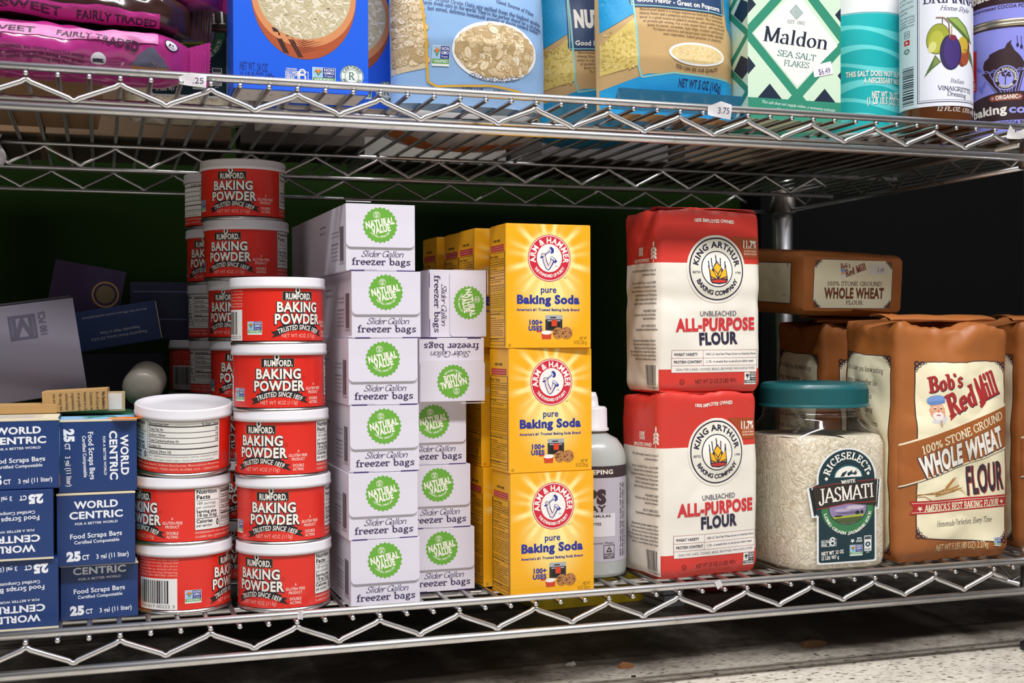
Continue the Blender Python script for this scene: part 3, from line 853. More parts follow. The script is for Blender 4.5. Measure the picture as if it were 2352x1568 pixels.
F.rect(668, 816, 806, 942, '#2a2a2e', 2); F.rect(668, 816, 806, 850, '#a9abb0', 3); F.rect(707, 830, 755, 842, '#33363c', 4); F.rect(684, 858, 790, 864, '#c9ccd2', 3); F.rect(690, 878, 785, 930, '#1a1618', 3)
F.rect(718, 855, 762, 907, '#d9411f', 5)
F.rect(596, 945, 650, 955, '#cf4426', 4); F.poly([(634, 958), (718, 958), (712, 1012), (640, 1012)], '#cf4426', 4); F.ell(676, 958, 42, 17, '#f2efe8', 5)
for c_, d_ in (((770, 963, 44, 48), 11), ((840, 962, 50, 50), 12)):
    F.ell(*c_, P('#b57a45'), 5 if d_ == 11 else 7)
    r_ = random.Random(d_)
    for i in range(22):
        a, q = r_.random()*6.28, math.sqrt(r_.random())*.85
        F.ell(c_[0]+c_[2]*q*cos(a), c_[1]+c_[3]*q*sin(a), r_.uniform(3, 8), r_.uniform(3, 7), r_.choice(['#5b2f18', '#4a2514', '#d3a06a', '#8b5429']), 6 if d_ == 11 else 8, 9)
F.text('NET WT', 948, 1020, 26, '#7a5a10', 2, 0., to=(1010, 1020)); F.text('8 OZ (226 g)', 905, 1054, 28, '#7a5a10', 2, 0., to=(1010, 1054))
F.ring(378, 1060, (11, 11), (9, 9), '#6a4a10', 2, 24); F.text('U', 378, 1066, 11, '#6a4a10', 2, 0.)
F.emit(mb, front(SW, SD), None, .06, .02)
em = MB()
for a in (A, H): a.emit(em, front(SW, SD), None, .06, .02)
L = Art(345, 1085, SD/140, SH/1010, True)
kk = '#5a3c08'
L.text('OPEN HERE', 243, 210, 19, '#4a3208', 2, .034, to=(300, 210)); L.rect(220, 236, 328, 288, '#c2262c', 1)
L.lines(['Do not use if this box has been', 'opened or shows signs of tampering'], 224, 256, 11, 20, '#f0d0b0', 2, 0., fit=98)
L.frame(208, 297, 336, 1062, 3.5, '#3a2806', 1)
L.text('Drug Facts', 212, 342, 28, '#4a3208', 2, .018, 'l', fit=70)
for y in (352, 408, 490, 805, 1005): L.rect(208, y, 336, y+4, '#3a2806', 1)
for y in (562, 625, 770): L.rect(212, y, 330, y+2, kk, 1)
L.lines(['Active ingredient  Purpose', 'Sodium bicarbonate 100% Antacid'], 212, 378, 13, 20, kk, 2, .018, fit=118)
rows = ['Uses relieves', 'heartburn acid indigestion sour stomach', 'upset stomach due to these symptoms', '', 'Warnings', 'Ask a doctor before use if you have', 'a sodium restricted diet', '', 'Ask a doctor or pharmacist before use if you', 'are taking a prescription drug as antacids', 'may interact with certain drugs', '', 'Do not administer to children under 5', 'Stomach warning to avoid serious injury do', 'not take until powder is completely', 'dissolved it is very important not to take', 'when overly full from food or drink', 'consult a doctor if severe stomach pain', 'occurs after taking this product', '', 'Stop use and ask a doctor if symptoms', 'last more than 2 weeks', '', 'Directions', 'add 1/2 teaspoon to 1/2 glass of water', 'every 2 hours or as directed by physician', 'dissolve completely in water', 'accurately measure 1/2 teaspoon', 'do not take more than', 'seven 1/2 teaspoons in a day', 'three 1/2 teaspoons if over 60', 'do not use the maximum dosage', '', 'Other information', 'each 1/2 teaspoon contains 616 mg sodium']
for i, t in enumerate(rows):
    if t: L.text(t, 212, 435+i*17.6, 9.5, kk, 2, .034 if len(t) < 14 or 'information' in t else .018, 'l', fit=min(118, 20+len(t)*3.0))
L.emit(mb, left(SW, SD), None, .06, .02)
em.build('round_emblem', mb.build('carton', soda))
MB().box(-SW/2+.4, SW/2-.4, -SD/2+.2, SD/2-4, SH, SH+.6, m_soda, .2).build('top_flap', soda)
SODA = Proto(soda)
def sput(pxl, Y, z, rz, lab, grp):
    a = rad(rz); xl = Xat(pxl, Y)
    SODA.put((xl+cos(a)*SW/2-sin(a)*SD/2, Y+sin(a)*SW/2+cos(a)*SD/2, z), rz, lab, 'box', grp)
three = ['lowest', 'middle', 'topmost']
for i, (p, rz) in enumerate([(1171, 3), (1168.5, 4), (1162.5, 1.)]):
    sput(p, 13, ZL+i*(SH+.9), rz, 'yellow baking soda box, %s in the front stack of three' % three[i], 'yellow baking soda boxes in the front stack')
for c_, (ps, Y) in enumerate([((1109, 1105, 1091), 66), ((1072, 1068, 1056), 112), ((1035, 1030, 1004), 165)]):
    for i in range(3):
        nmn = ['directly behind front three', 'second row behind front three', 'third row back, in shade'][c_]
        sput(ps[i], Y+(4 if i == 1 else 0), ZL+i*(SH+.9), [2, 0, 3][i], 'yellow baking soda box, %s of its stack %s' % (three[i], nmn), 'yellow baking soda boxes in the rows behind')
# ---------------------------------------------------------------- paper sacks of flour
class Sack:
    def __init__(s, W, D, H, r, bulge, wr, seed, slope=0., waist=0., tuck=3., crump=1.5):
        s.W, s.D, s.H, s.r, s.b, s.wr, s.seed, s.slope, s.waist, s.tuck, s.crump = W, D, H, r, bulge, wr, seed, slope, waist, tuck, crump
    def base(s, p):
        W, D, r = s.W/2, s.D/2, s.r
        L = 2*(s.W+s.D)
        p = (p+L/2) % L-L/2
        c = [(-W, -D), (W, -D), (W, D), (-W, D)]
        dirs = [(1, 0), (0, 1), (-1, 0), (0, -1)]
        lens = [s.W, s.D, s.W, s.D]
        q = p+W
        if q < 0: q += L
        k = 0
        while k < 3 and q > lens[k]: q -= lens[k]; k += 1
        dx, dy = dirs[k]; n = (dy, -dx)
        ln = lens[k]
        x, y = c[k][0]+dx*q, c[k][1]+dy*q
        def corner(ci, t):                         # t in -1..1 over the rounded corner
            kk = (ci-1) % 4
            n0 = (dirs[kk][1], -dirs[kk][0]); n1 = (dirs[ci][1], -dirs[ci][0])
            ox, oy = c[ci][0]-r*(n0[0]+n1[0]), c[ci][1]-r*(n0[1]+n1[1])
            a = (t+1)*pi/4
            nx, ny = n0[0]*cos(a)+n1[0]*sin(a), n0[1]*cos(a)+n1[1]*sin(a)
            return ox+nx*r, oy+ny*r, nx, ny
        if q < r: X = corner(k, q/r)
        elif q > ln-r: X = corner((k+1) % 4, -(ln-q)/r)
        else: X = (x, y, n[0], n[1])
        return X+(sin(pi*min(max(q/ln, 0), 1)),)
    def at(s, p, z, off=0.):
        x, y, nx, ny, m = s.base(p)
        v = min(max(z/s.H, 0), 1)
        d = s.b*m*sin(pi*v)**.6+off
        d += s.wr*noise.noise((p*.02+s.seed, z*.026, s.seed*1.7))*(.5+m)
        d += s.wr*.6*(math.sqrt(noise.noise((p*.04+z*.024, z*.036-p*.016, s.seed*3.1))**2+.008)-.3)*(.4+.6*m)
        d -= s.waist*math.exp(-((z-s.H*.52)/(s.H*.05))**2)
        if v < .06: d -= s.tuck*(1-v/.06)**2
        if v > .965: d -= s.tuck*.35*((v-.965)/.035)**2
        t = max(0, (v-.7)/.3)**2
        zc = s.crump*t*(noise.noise((x*.03+s.seed, y*.03, s.seed*5))*1.6+abs(noise.noise((x*.07, y*.06+s.seed, 2.)))*.9-.3)
        d += s.crump*.45*t*noise.noise((p*.06, z*.05, s.seed*7))
        return (x+nx*d, y+ny*d, z+s.slope*(y+s.D/2)*v+zc)
    def face(s, p0=0.): return lambda x, y, z: s.at(x+p0, y, z)
    def mesh(s, matfn, zr, np_=170):
        L = 2*(s.W+s.D)
        mb = MB()
        ps = frange(-L/2, L/2, np_)
        mb.grid(lambda p, z: s.at(p, z), ps, zr, None, True, matfn)
        # bottom and crumpled top
        for z, sg in ((0., -1), (s.H, 1)):
            ring = [s.at(p, z) for p in ps]
            def capf(p, k, ring=ring, sg=sg):
                i = min(range(len(ps)), key=lambda j: abs(ps[j]-p))
                x, y, zz = ring[i]
                h = (sg > 0)*(1.6*sin(k*pi)*(1+noise.noise((x*.05, y*.06, s.seed)))+2.5*noise.noise((x*.03, y*.05, s.seed+4))*min(1, k*3))
                return (x*(1-k), y*(1-k), (zz+(s.H+s.slope*s.D/2-zz)*k if sg > 0 else 0)+h)
            mb.grid(capf, ps, frange(0, 1, 8), None, True, lambda p, k, z=z: matfn(0, z), flip=False if sg > 0 else True)
        return mb
CRM, KRED, NAVY = '#ece7db', '#d23a30', '#2c2740'
m_crm = P(CRM, .55, bump=.3, bscale=32.); m_kred = P(KRED, .42, bump=.35, bscale=32., coat=.12)
def flour_bag(name, seed, waist):
    KW, KD, KH = 106., 66., 162.
    S_ = Sack(KW, KD, KH, 7, 3.5, 2.0, seed, waist=waist, tuck=4, crump=2.4)
    root = empty(name)
    zb = (1480-466)*.114
    mb = S_.mesh(lambda p, z: m_kred if z > zb or z < 1.5 else m_crm, sorted(set(frange(0, KH, 90)+[zb, 1.5])))
    A = Art(722, 1480, KW/892, .114, True)
    lx = (300-725)*KW/892
    A.rect(276, 1296, 725+(KW*1.5+KD)/KW*850, 1480-1.5/.114, m_kred, 0)
    A.rect(150-215*.9, 1462, 276, 1480-1.5/.114, m_kred, 0)
    A.poly([(880, 255), (1146, 255), (1146, 420), (1010, 420), (970, 330)], '#a3491f', 1)
    A.text('11.7%', 995, 334, 52, W_, 2, .05, to=(1124, 334)); A.rect(1008, 341, 1136, 345, '#e8b8a0', 2)
    A.text('GLUTEN-FORMING', 1011, 371, 14, '#ecc8b0', 2, .034, to=(1134, 371)); A.text('PROTEIN CONTENT*', 1011, 394, 14, '#ecc8b0', 2, .034, to=(1138, 394))
    cx, cy = 766, 512
    k_ = .114/(KW/892)
    A.ell(cx, cy, 254, 254/k_, m_crm, 1, 72)
    A.ell(cx, cy, 236, 236/k_, NAVY, 2, 72); A.ell(cx, cy, 225, 225/k_, '#e6e3d4', 3, 72)
    A.ell(cx, cy, 137, 137/k_, NAVY, 4, 72); A.ell(cx, cy, 129, 129/k_, '#f3f0e6', 5, 72)
    A.arc('KING ARTHUR', cx, cy, 163, 44, NAVY, 172, 8, 6, .034)
    A.arc('BAKING COMPANY', cx, cy, 197, 33, NAVY, 206, 334, 6, .034, inside=True)
    A.text('ESTD', 558, 546, 16, NAVY, 6, .018, to=(622, 546)); A.text('1790', 922, 546, 16, NAVY, 6, .018, to=(978, 546))
    # crown of wheat
    A.poly([(688, 480), (712, 525), (735, 490), (765, 445), (798, 490), (820, 525), (842, 470), (852, 600), (840, 620), (775, 632), (715, 624), (702, 606)], NAVY, 6)
    A.poly([(766, 462), (800, 500), (768, 545), (734, 503)], '#f2b521', 7)
    A.poly([(698, 505), (732, 535), (760, 588), (712, 590)], '#f2b521', 7); A.poly([(838, 500), (806, 533), (776, 588), (842, 585)], '#f2b521', 7)
    A.poly([(737, 515), (764, 553), (764, 575), (742, 545)], '#f2b521', 7); A.poly([(799, 513), (772, 553), (772, 575), (796, 543)], '#f2b521', 7)
    A.line([(706, 572), (764, 596), (846, 570)], 8, NAVY, 8)
    A.ell(776, 607, 66, 13, '#c8382c', 8)
    for x0, y0, y1 in ((757, 402, 456), (720, 424, 500), (797, 424, 500), (694, 448, 500), (836, 448, 500)): A.line([(x0, y0), (x0+(4 if x0 < 760 else -2), y1)], 9, NAVY, 6)
    A.text('UNBLEACHED', 625, 881, 38, '#4a4555', 2, 0., to=(936, 877))
    A.text('ALL-PURPOSE', 425, 998, 90, '#cf3338', 2, .05, to=(1104, 984)); A.text('FLOUR', 615, 1104, 86, NAVY, 2, .05, to=(946, 1094))
    A.rect(390, 1146, 1133, 1324, '#efeae0', 1); lc = '#9a4650'
    A.frame(390, 1146, 1133, 1324, 3, lc, 2)
    for y in (1208, 1267): A.rect(390, y, 1133, y+3, lc, 2)
    A.rect(647, 1146, 650, 1268, lc, 2)
    A.text('WHEAT VARIETY', 410, 1191, 20, NAVY, 3, .034, to=(602, 1190)); A.text('PROTEIN CONTENT', 410, 1250, 20, NAVY, 3, .034, to=(637, 1248))
    A.text('100% U.S. Hard Red Wheat Grown on American Farms', 667, 1188, 17, '#5a5468', 3, .018, to=(1116, 1184)); A.text('11.7% - A versatile flour to suit all your baking needs', 667, 1246, 17, '#5a5468', 3, .018, to=(1096, 1242))
    A.text('IDEAL FOR CAKES, COOKIES, BREAD, BROWNIES, PANCAKES & MORE', 428, 1308, 18, '#6a6478', 3, 0., to=(1106, 1300))
    A.ring(477, 1395, (20, 22), (15, 17), '#6a1712', 2, 30); A.text('U', 477, 1405, 20, '#6a1712', 2, .018)
    A.text('NET WT 32 OZ (2 LBS) 907g', 583, 1410, 31, '#6a1712', 2, .018, to=(943, 1402))
    A.gmo(1016, 1422, 1122, 1326, 2, True)
    A.text('100% EMPLOYEE OWNED', 580, 152, 25, W_, 2, .034, to=(921, 152))
    # left side panel
    A.text('100%', 40, 405, 62, W_, 2, .034, to=(110, 405)); A.text('EMPLOYEE OWNED', -30, 458, 26, W_, 2, .034, to=(190, 456))
    for i in range(3):
        for sg in (-1, 1): A.ell(235+sg*17, 362+i*30, 9, 19, W_, 2, 16, rot=-sg*30)
    A.ell(235, 322, 9, 22, W_, 2, 16); A.rect(232, 340, 238, 466, W_, 2)
    y = 530
    for i, t in enumerate(['We are 100% employee owned by a group of', 'passionate bakers.', '', 'We are a Certified B Corp - one of 4,000', 'companies that are committed to using', 'the power of business as a force for social', 'and environmental good. We leverage', 'profits to create positive impact for', 'people, community, and the environment.', '', 'WE ARE HERE TO HELP', 'Get answers online with our friendly,', 'experienced bakers.', '', '(855) 371-BAKE (2253)', 'kingarthurbaking.com/bakers-hotline', '', '', 'Gluten-forming protein matters in flour:', 'It is the gluten-forming protein in flour', 'that forms the structure of your baked', 'goods. A higher protein flour creates more gluten,', 'for a better structure, while lower protein flour', 'yields for a more delicate, finer crumb.']):
        if t: A.text(t, 272 if 'Bakers' in t or 'hotline' in t else 258, y, 17, '#5d5652' if i not in (10, 15, 18) else '#3b3538', 2, .018, 'r', fit=8*len(t))
        y += 32 if i < 9 else 29
    A.rect(20, 1250, 276, 1462, '#eeeae0', 1); A.barcode(110, 1262, 250, 1420, '#2a2622', 2); A.text('0 71012 00003 6', 105, 1448, 20, '#2a2622', 2, 0., to=(266, 1448))
    A.emit(mb, S_.face(), 2.6, .25, .05)
    mb.build('paper_sack', root)
    f = MB()
    prof = frange(0, 1, 20)
    for k in range(3):
        def fl(u, v, k=k):
            x = (-.5+u)*(KW-4-k*3)+1.5*noise.noise((u*3, k, seed))
            return (x, -KD/2+3+k*3+(v*16)-2*k, KH+.4+k*1.3+1.3*sin(v*pi)+1.0*noise.noise((u*4, v*2, k+seed)))
        f.grid(fl, prof, frange(0, 1, 5), m_kred)
    f.build('folded_top', root)
    return root
def place(o, pxc, Y, z, rz, lab, cat, grp=None, D=0, **kw):
    """Y is the middle of the front face"""
    a = rad(rz)
    o.location = ((Xat(pxc, Y)-sin(a)*D/2)*.001, (Y+cos(a)*D/2)*.001, z*.001)
    o.rotation_euler = (0, 0, a)
    return tag(o, lab, cat, grp)
place(flour_bag('flour_bag', 2.3, 0), 1630, 48, ZL, 7, 'red and white all-purpose flour sack standing on the wires, under an equal sack', 'bag of flour', 'red and white flour sacks', 66)
place(flour_bag('flour_bag', 5.9, 1.2), 1631, 50, ZL+163.8, 2.5, 'red and white all-purpose flour sack stacked on top of the other one', 'bag of flour', 'red and white flour sacks', 66)

# whole wheat sacks, caramel brown
BRN, CRE, DKB = '#a3602b', '#efe6c4', '#3a2a34'
m_brn = P(BRN, .5, bump=.55, bscale=38., var=.14)
m_brn_in = P('#7a4520', .7)
def curl(A, x, y, sx, sy, l=4, k=1.):
    k *= 1.3
    for dx, dy, r in ((6, 6, 12), (26, 4, 9), (4, 26, 9), (16, 18, 7), (40, 2, 6), (2, 40, 6)):
        A.ring(x+sx*dx*k, y+sy*dy*k, r*k, r*k*.55, DKB, l, 14)
BW, BD, BH = 130., 84., 222.
def wheat_bag(seed):
    S_ = Sack(BW, BD, BH, 7, 6, 4.2, seed, slope=.11, tuck=6, crump=6)
    root = empty('flour_bag')
    mb = S_.mesh(lambda p, z: m_brn, frange(0, BH, 100), 200)
    A = Art(402, 1490, BW/712, BH/1375, True, warp=lambda x, y: (x, y+(x-395)/690*.067*(y-177)))
    def panel(x0, y0, x1, y1, curls=True):
        c = 42
        pts = [(x0+c, y0), (x1-c, y0), (x1-c*.4, y0+c*.5), (x1, y0+c), (x1, y1-c), (x1-c*.4, y1-c*.5), (x1-c, y1), (x0+c, y1), (x0+c*.4, y1-c*.5), (x0, y1-c), (x0, y0+c), (x0+c*.4, y0+c*.5)]
        A.poly([((x-(x0+x1)/2)*(1+10/(x1-x0))+(x0+x1)/2, (y-(y0+y1)/2)*(1+10/(y1-y0))+(y0+y1)/2) for x, y in pts], DKB, 0)
        A.poly(pts, CRE, 1)
        for cx, cy, sx, sy in ((x0, y0, 1, 1), (x1, y0, -1, 1), (x0, y1, 1, -1), (x1, y1, -1, -1)): curl(A, cx, cy, sx, sy, 2)
    panel(146, 322, 724, 1365)
    dk = '#6f1d26'
    A.text("Bob's", 222, 503, 92, '#a82b2d', 4, 'fat', to=(425, 462), out=DKB, outl='fat')
    A.text('Red', 340, 640, 128, '#a82b2d', 4, 'fat', to=(530, 560)); A.text('Mill', 545, 560, 150, '#a82b2d', 4, 'fat', to=(690, 500))
    A.text("Bob's", 226, 508, 92, DKB, 3, 'fat', to=(429, 467)); A.text('Red', 345, 645, 128, DKB, 3, 'fat', to=(535, 565)); A.text('Mill', 550, 565, 150, DKB, 3, 'fat', to=(695, 505))
    A.poly([(336, 640), (352, 600), (366, 640), (334, 668)], '#a82b2d', 4); A.poly([(556, 540), (590, 500), (585, 560), (556, 590), (538, 580)], '#a82b2d', 4)
    # printed portrait of an old man in a flat cap
    A.poly([(215, 600), (300, 590), (300, 640), (275, 668), (240, 662), (222, 635)], '#d99a78', 4); A.ell(258, 602, 38, 48, '#e2ab8b', 4)
    A.ell(262, 640, 30, 26, '#e9e2dc', 5); A.ell(262, 626, 18, 7, '#f4efe8', 6); A.ell(262, 634, 11, 4, '#b5605a', 7); A.ell(262, 612, 7, 9, '#cf8a68', 6)
    A.ell(245, 598, 6, 3, '#40302c', 6); A.ell(278, 596, 6, 3, '#40302c', 6); A.line([(236, 589), (254, 588)], 4, '#efe8e0', 6); A.line([(270, 586), (288, 586)], 4, '#efe8e0', 6)
    A.ell(254, 545, 50, 28, '#7d9fd6', 6, rot=-6); A.poly([(205, 560), (300, 545), (304, 560), (225, 578)], '#6787c0', 7)
    A.poly([(222, 670), (258, 655), (315, 640), (300, 680), (278, 700), (262, 680), (240, 682)], '#cfd2da', 4); A.poly([(270, 665), (282, 668), (284, 706), (274, 700)], '#c79a6a', 5)
    # the two brown bands and their lettering
    A.poly([(48, 822), (737, 566), (737, 826), (45, 1082)], DKB, 2); A.poly([(48, 815), (737, 558), (737, 574), (48, 826)], CRE, 3); A.poly([(46, 1068), (737, 812), (737, 822), (46, 1076)], CRE, 3)
    A.poly([(48, 826), (737, 574), (737, 812), (46, 1068)], P('#a05a24', .55), 3)
    A.text('100% STONE GROUND', 176, 872, 50, CRE, 5, 'slab', to=(714, 650))
    A.text('WHOLE WHEAT', 180, 1008, 112, W_, 5, .05, to=(714, 800), out=DKB, outl=.07); A.text('WHOLE WHEAT', 175, 1014, 116, DKB, 4, .07, to=(717, 806))
    A.text('FLOUR', 468, 1098, 158, DKB, 4, .034, to=(706, 1050)); A.text('FLOUR', 474, 1102, 158, '#b04a40', 3, .034, to=(712, 1054))
    wh = '#9a6a2a'
    for p_ in ([(140, 1118), (260, 1090), (330, 1062), (395, 1000)], [(140, 1112), (280, 1100), (370, 1085), (440, 1060)], [(145, 1125), (190, 1122), (240, 1148)]): A.line(p_, 5, wh, 3)
    for i in range(9):
        for sg in (-1, 1):
            A.ell(258+i*19, 1103-i*5.5+sg*8, 11, 5, '#b9823a', 4, 12, rot=-18+sg*20)
            if i < 6: A.ell(318+i*11, 1062-i*10+sg*5, 9, 4, '#b9823a', 4, 12, rot=-40+sg*20)
    for i in range(7): A.line([(300+i*20, 1090-i*5), (400+i*12, 1020+i*14)], 2, '#c8a050', 3)
    A.poly([(105, 1155), (727, 1088), (727, 1160), (105, 1234), (132, 1194)], '#b3212c', 3); A.line([(118, 1166), (727, 1100)], 3, CRE, 4); A.line([(118, 1222), (727, 1150)], 3, CRE, 4)
    A.text("AMERICA'S BEST BAKING FLOUR", 190, 1212, 42, CRE, 5, 'bold', to=(680, 1156)); A.star(162, 1194, 18, CRE, 5); A.star(698, 1130, 15, CRE, 5)
    A.text('Homemade Perfection, Every Time', 262, 1296, 34, '#4a3a40', 3, 'ital', to=(638, 1252))
    A.text('NET WT 5 LBS (80 OZ) 2.27kg', 264, 1442, 40, '#ecd9a8', 3, 0., to=(612, 1402)); A.gmo(650, 1392, 694, 1342, 3)
    # side panel on the left face
    A.warp = None
    xs = lambda mm: 46-mm/(BW/712)
    panel(xs(BD-9), 300, xs(11), 1440)
    for i, (t, a, b) in enumerate([('As a baker, you know nothing', 74, 20), ('brings people together like', 74, 29), ('warmth and kindness. You', 74, 36), ('know the joy of being', 74, 32), ('home, the aroma of warm', 74, 25), ('breads and cookies. The magic', 74, 19), ('and the peace of homemade', 74, 28), ('goodness every day.', 74, 34)]):
        A.text(t, xs(a), 400+i*78, 34, '#4a3a34', 2, 'serif', to=(xs(b), 400+i*78))
    A.emit(mb, S_.face(), 2.4, .3, .06)
    mb.build('paper_sack', root)
    f = MB()
    # the rolled closure, open at its left end
    def roll(u, v):
        a = v*2.6*pi
        r = 5.5-.55*a
        y = -BD/2+24+16*cos(min(a, pi))*(1 if a < pi else 1-.12*(a-pi))
        z = BH+3+.11*(y+BD/2)+3.2+max(.6, 3.4-.3*a)*sin(a)
        return (-BW/2-2+u*BW*.98, y+4*u, z+1.4*noise.noise((u*5, v*3, seed)))
    f.grid(roll, frange(0, 1, 30), frange(0, 1, 26), m_brn)
    f.build('folded_top', root)
    return root
WB = Proto(wheat_bag(3.3))
def wput(pxl, Y, z, rz, lab, grp, scale=None, rx=0):
    a = rad(rz); xl = Xat(pxl, Y)
    WB.put((xl+cos(a)*BW/2-sin(a)*BD/2, Y+sin(a)*BW/2+cos(a)*BD/2, z), rz, lab, 'bag of flour', grp, rx, 0, scale)
g = 'brown whole wheat flour sacks'
wput(2062, 36, ZL, 2, 'large brown whole wheat flour sack in front beside the rice jar', g)
wput(2344, 62, ZL, 1, 'brown whole wheat flour sack at the right edge, mostly hidden behind the post', g)
wput(1892, 156, ZL, 4, 'brown whole wheat flour sack standing in shadow behind the rice jar', g)
# smaller sack lying on its back, bottom label to the front
LW, LD, LH = 148., 72., 190.
def lying_bag():
    S_ = Sack(LW, LD, LH, 9, 4, 2.0, 8.1, tuck=5)
    root = empty('flour_bag')
    mb = S_.mesh(lambda p, z: m_brn, frange(0, LH, 50), 110)
    A = Art(880, 760, LW/930, LD/480, True)
    x0, y0, x1, y1, c = 538, 572, 1224, 944, 60
    pts = [(x0+c, y0), (x1-c, y0), (x1, y0+c), (x1, y1-c), (x1-c, y1), (x0+c, y1), (x0, y1-c), (x0, y0+c)]
    A.poly([((x-881)*1.015+881, (y-758)*1.02+758) for x, y in pts], DKB, 0); A.poly(pts, '#e6dfbf', 1)
    for cx, cy, sx, sy in ((x0, y0, 1, 1), (x1, y0, -1, 1), (x0, y1, 1, -1), (x1, y1, -1, -1)): curl(A, cx+sx*12, cy+sy*12, sx, sy, 2, .9)
    A.text("Bob's", 766, 640, 40, '#7d2a28', 3, 'fat', to=(850, 630)); A.text('Red Mill', 818, 702, 56, '#7d2a28', 3, 'fat', to=(992, 640))
    A.ell(784, 652, 22, 12, '#7d9fd6', 3); A.ell(786, 676, 17, 20, '#d9a585', 2); A.ell(790, 694, 14, 14, '#e0dad2', 3)
    A.text('100% STONE GROUND', 652, 772, 34, '#5a3a28', 3, 'slab', to=(1136, 770)); A.text('WHOLE WHEAT', 632, 868, 76, '#6b3a1e', 3, .05, to=(1156, 864)); A.text('FLOUR', 822, 917, 32, '#5a3a28', 3, 'slab', to=(972, 917))
    A.rect(1020, 600, 1180, 680, '#dcdad2', 3); A.text('5.49', 1085, 660, 36, '#6a6a70', 4, 0., to=(1150, 662))
    A.emit(mb, lambda x, y, z: (x, -y, -z), 12, .12, .035)
    B = Art()
    for q_ in (-1, 1): B.rect(q_*(LW/2+LD/2)-24, 12, q_*(LW/2+LD/2)+24, LH-28, DKB, 0); B.rect(q_*(LW/2+LD/2)-23, 13, q_*(LW/2+LD/2)+23, LH-29, '#e6dfbf', 1)
    B.emit(mb, S_.face(), 6, .3, .03)
    mb.build('paper_sack', root)
    return root
o = lying_bag()                                       # stands on its bottom in its own frame; tipped back so that the bottom faces out
o.rotation_euler = (rad(-86), 0, rad(6))
o.scale = (.92, .88, 1.0)
o.location = (Xat(1960, 150)*.001, .150, .2685)
tag(o, 'brown whole wheat flour sack lying at the back, cream end label with price sticker', 'bag of flour', g)
# ---------------------------------------------------------------- rice jars
m_pet = bpy.data.materials.new('thin_clear_plastic'); m_pet.use_nodes = True
n_ = m_pet.node_tree; n_.nodes.clear()
o_ = N(n_, 'ShaderNodeOutputMaterial'); x_ = N(n_, 'ShaderNodeMixShader'); t_ = N(n_, 'ShaderNodeBsdfTransparent'); g_ = N(n_, 'ShaderNodeBsdfGlossy'); lw_ = N(n_, 'ShaderNodeLayerWeight', i_Blend=.5); f_ = N(n_, 'ShaderNodeMapRange'); p_ = N(n_, 'ShaderNodeMath', operation='POWER'); p_.inputs[1].default_value = 2.6
n_.links.new(lw_.outputs['Facing'], p_.inputs[0]); n_.links.new(p_.outputs[0], f_.inputs['Value']); f_.inputs['To Min'].default_value = .05; f_.inputs['To Max'].default_value = .5
t_.inputs['Color'].default_value = (.96, .965, .96, 1); g_.inputs['Roughness'].default_value = .07
n_.links.new(f_.outputs[0], x_.inputs[0]); n_.links.new(t_.outputs[0], x_.inputs[1]); n_.links.new(g_.outputs[0], x_.inputs[2]); n_.links.new(x_.outputs[0], o_.inputs[0])
m_teal = P('#15585c', .38, bump=.03, bscale=40., coat=.1)
def rice_nodes(n, b):
    t = N(n, 'ShaderNodeTexCoord')
    mp_ = N(n, 'ShaderNodeMapping'); mp_.inputs['Scale'].default_value = (1, 1, .36); mp_.inputs['Rotation'].default_value = (.35, .5, .3)
    z = N(n, 'ShaderNodeTexVoronoi', i_Scale=420., i_Randomness=1.); z.feature = 'F1'
    ns = N(n, 'ShaderNodeTexNoise', i_Scale=55.)
    n.links.new(t.outputs['Object'], ns.inputs['Vector'])
    ad = N(n, 'ShaderNodeMix', data_type='VECTOR'); ad.inputs['Factor'].default_value = .03
    n.links.new(t.outputs['Object'], ad.inputs['A']); n.links.new(ns.outputs['Color'], ad.inputs['B'])
    n.links.new(ad.outputs['Result'], mp_.inputs[0]); n.links.new(mp_.outputs[0], z.inputs['Vector'])
    c = ramp(n, [(.0, '#fbf3e2'), (.5, '#f3e7d0'), (.95, '#d9c8a6')])
    n.links.new(z.outputs['Distance'], c.inputs[0])
    hs = N(n, 'ShaderNodeHueSaturation'); sc = N(n, 'ShaderNodeSeparateColor'); n.links.new(z.outputs['Color'], sc.inputs[0])
    mr = N(n, 'ShaderNodeMapRange'); mr.inputs['To Min'].default_value = .82; mr.inputs['To Max'].default_value = 1.08
    n.links.new(sc.outputs[0], mr.inputs['Value']); n.links.new(mr.outputs[0], hs.inputs['Value']); n.links.new(c.outputs[0], hs.inputs['Color'])
    n.links.new(hs.outputs[0], b.inputs['Base Color'])
    bp = N(n, 'ShaderNodeBump', i_Strength=.7, i_Distance=.001); bp.invert = True
    n.links.new(z.outputs['Distance'], bp.inputs['Height']); n.links.new(bp.outputs[0], b.inputs['Normal'])
m_rice = node_mat('rice_kernels', rice_nodes, .5)
JW, JD, JH = 110., 112., 176.
def jar_sec(a, z, inset=0.):
    """rounded square section that turns round at the neck; a = angle from the front"""
    prof = [(0, .93), (3, .975), (8, .995), (20, 1.0), (118, 1.0), (130, .965), (138, .90), (144, .87), (146, .885), (148, .86), (151, .86), (153, .885), (156, .86), (160, .86)]
    for (z0, k0), (z1, k1) in zip(prof, prof[1:]):
        if z <= z1: break
    k = k0+(k1-k0)*min(max((z-z0)/(z1-z0), 0), 1)
    n = 4.2 if z < 118 else max(2., 4.2-2.2*(z-118)/26)
    c, s_ = cos(a), sin(a)
    rr = (abs(s_)**n+abs(c)**n)**(-1/n)
    return ((JW/2-inset)*k*rr*s_, -(JD/2-inset)*k*rr*c, z)
jar = empty('rice_jar')
as_ = [2*pi*i/96 for i in range(97)]
mb = MB()
zr = [0, 1, 3, 5, 8, 12, 20, 60, 118, 122, 126, 130, 134, 138, 141, 144, 145, 146, 147, 148, 150, 151, 152, 153, 154.5, 156, 160]
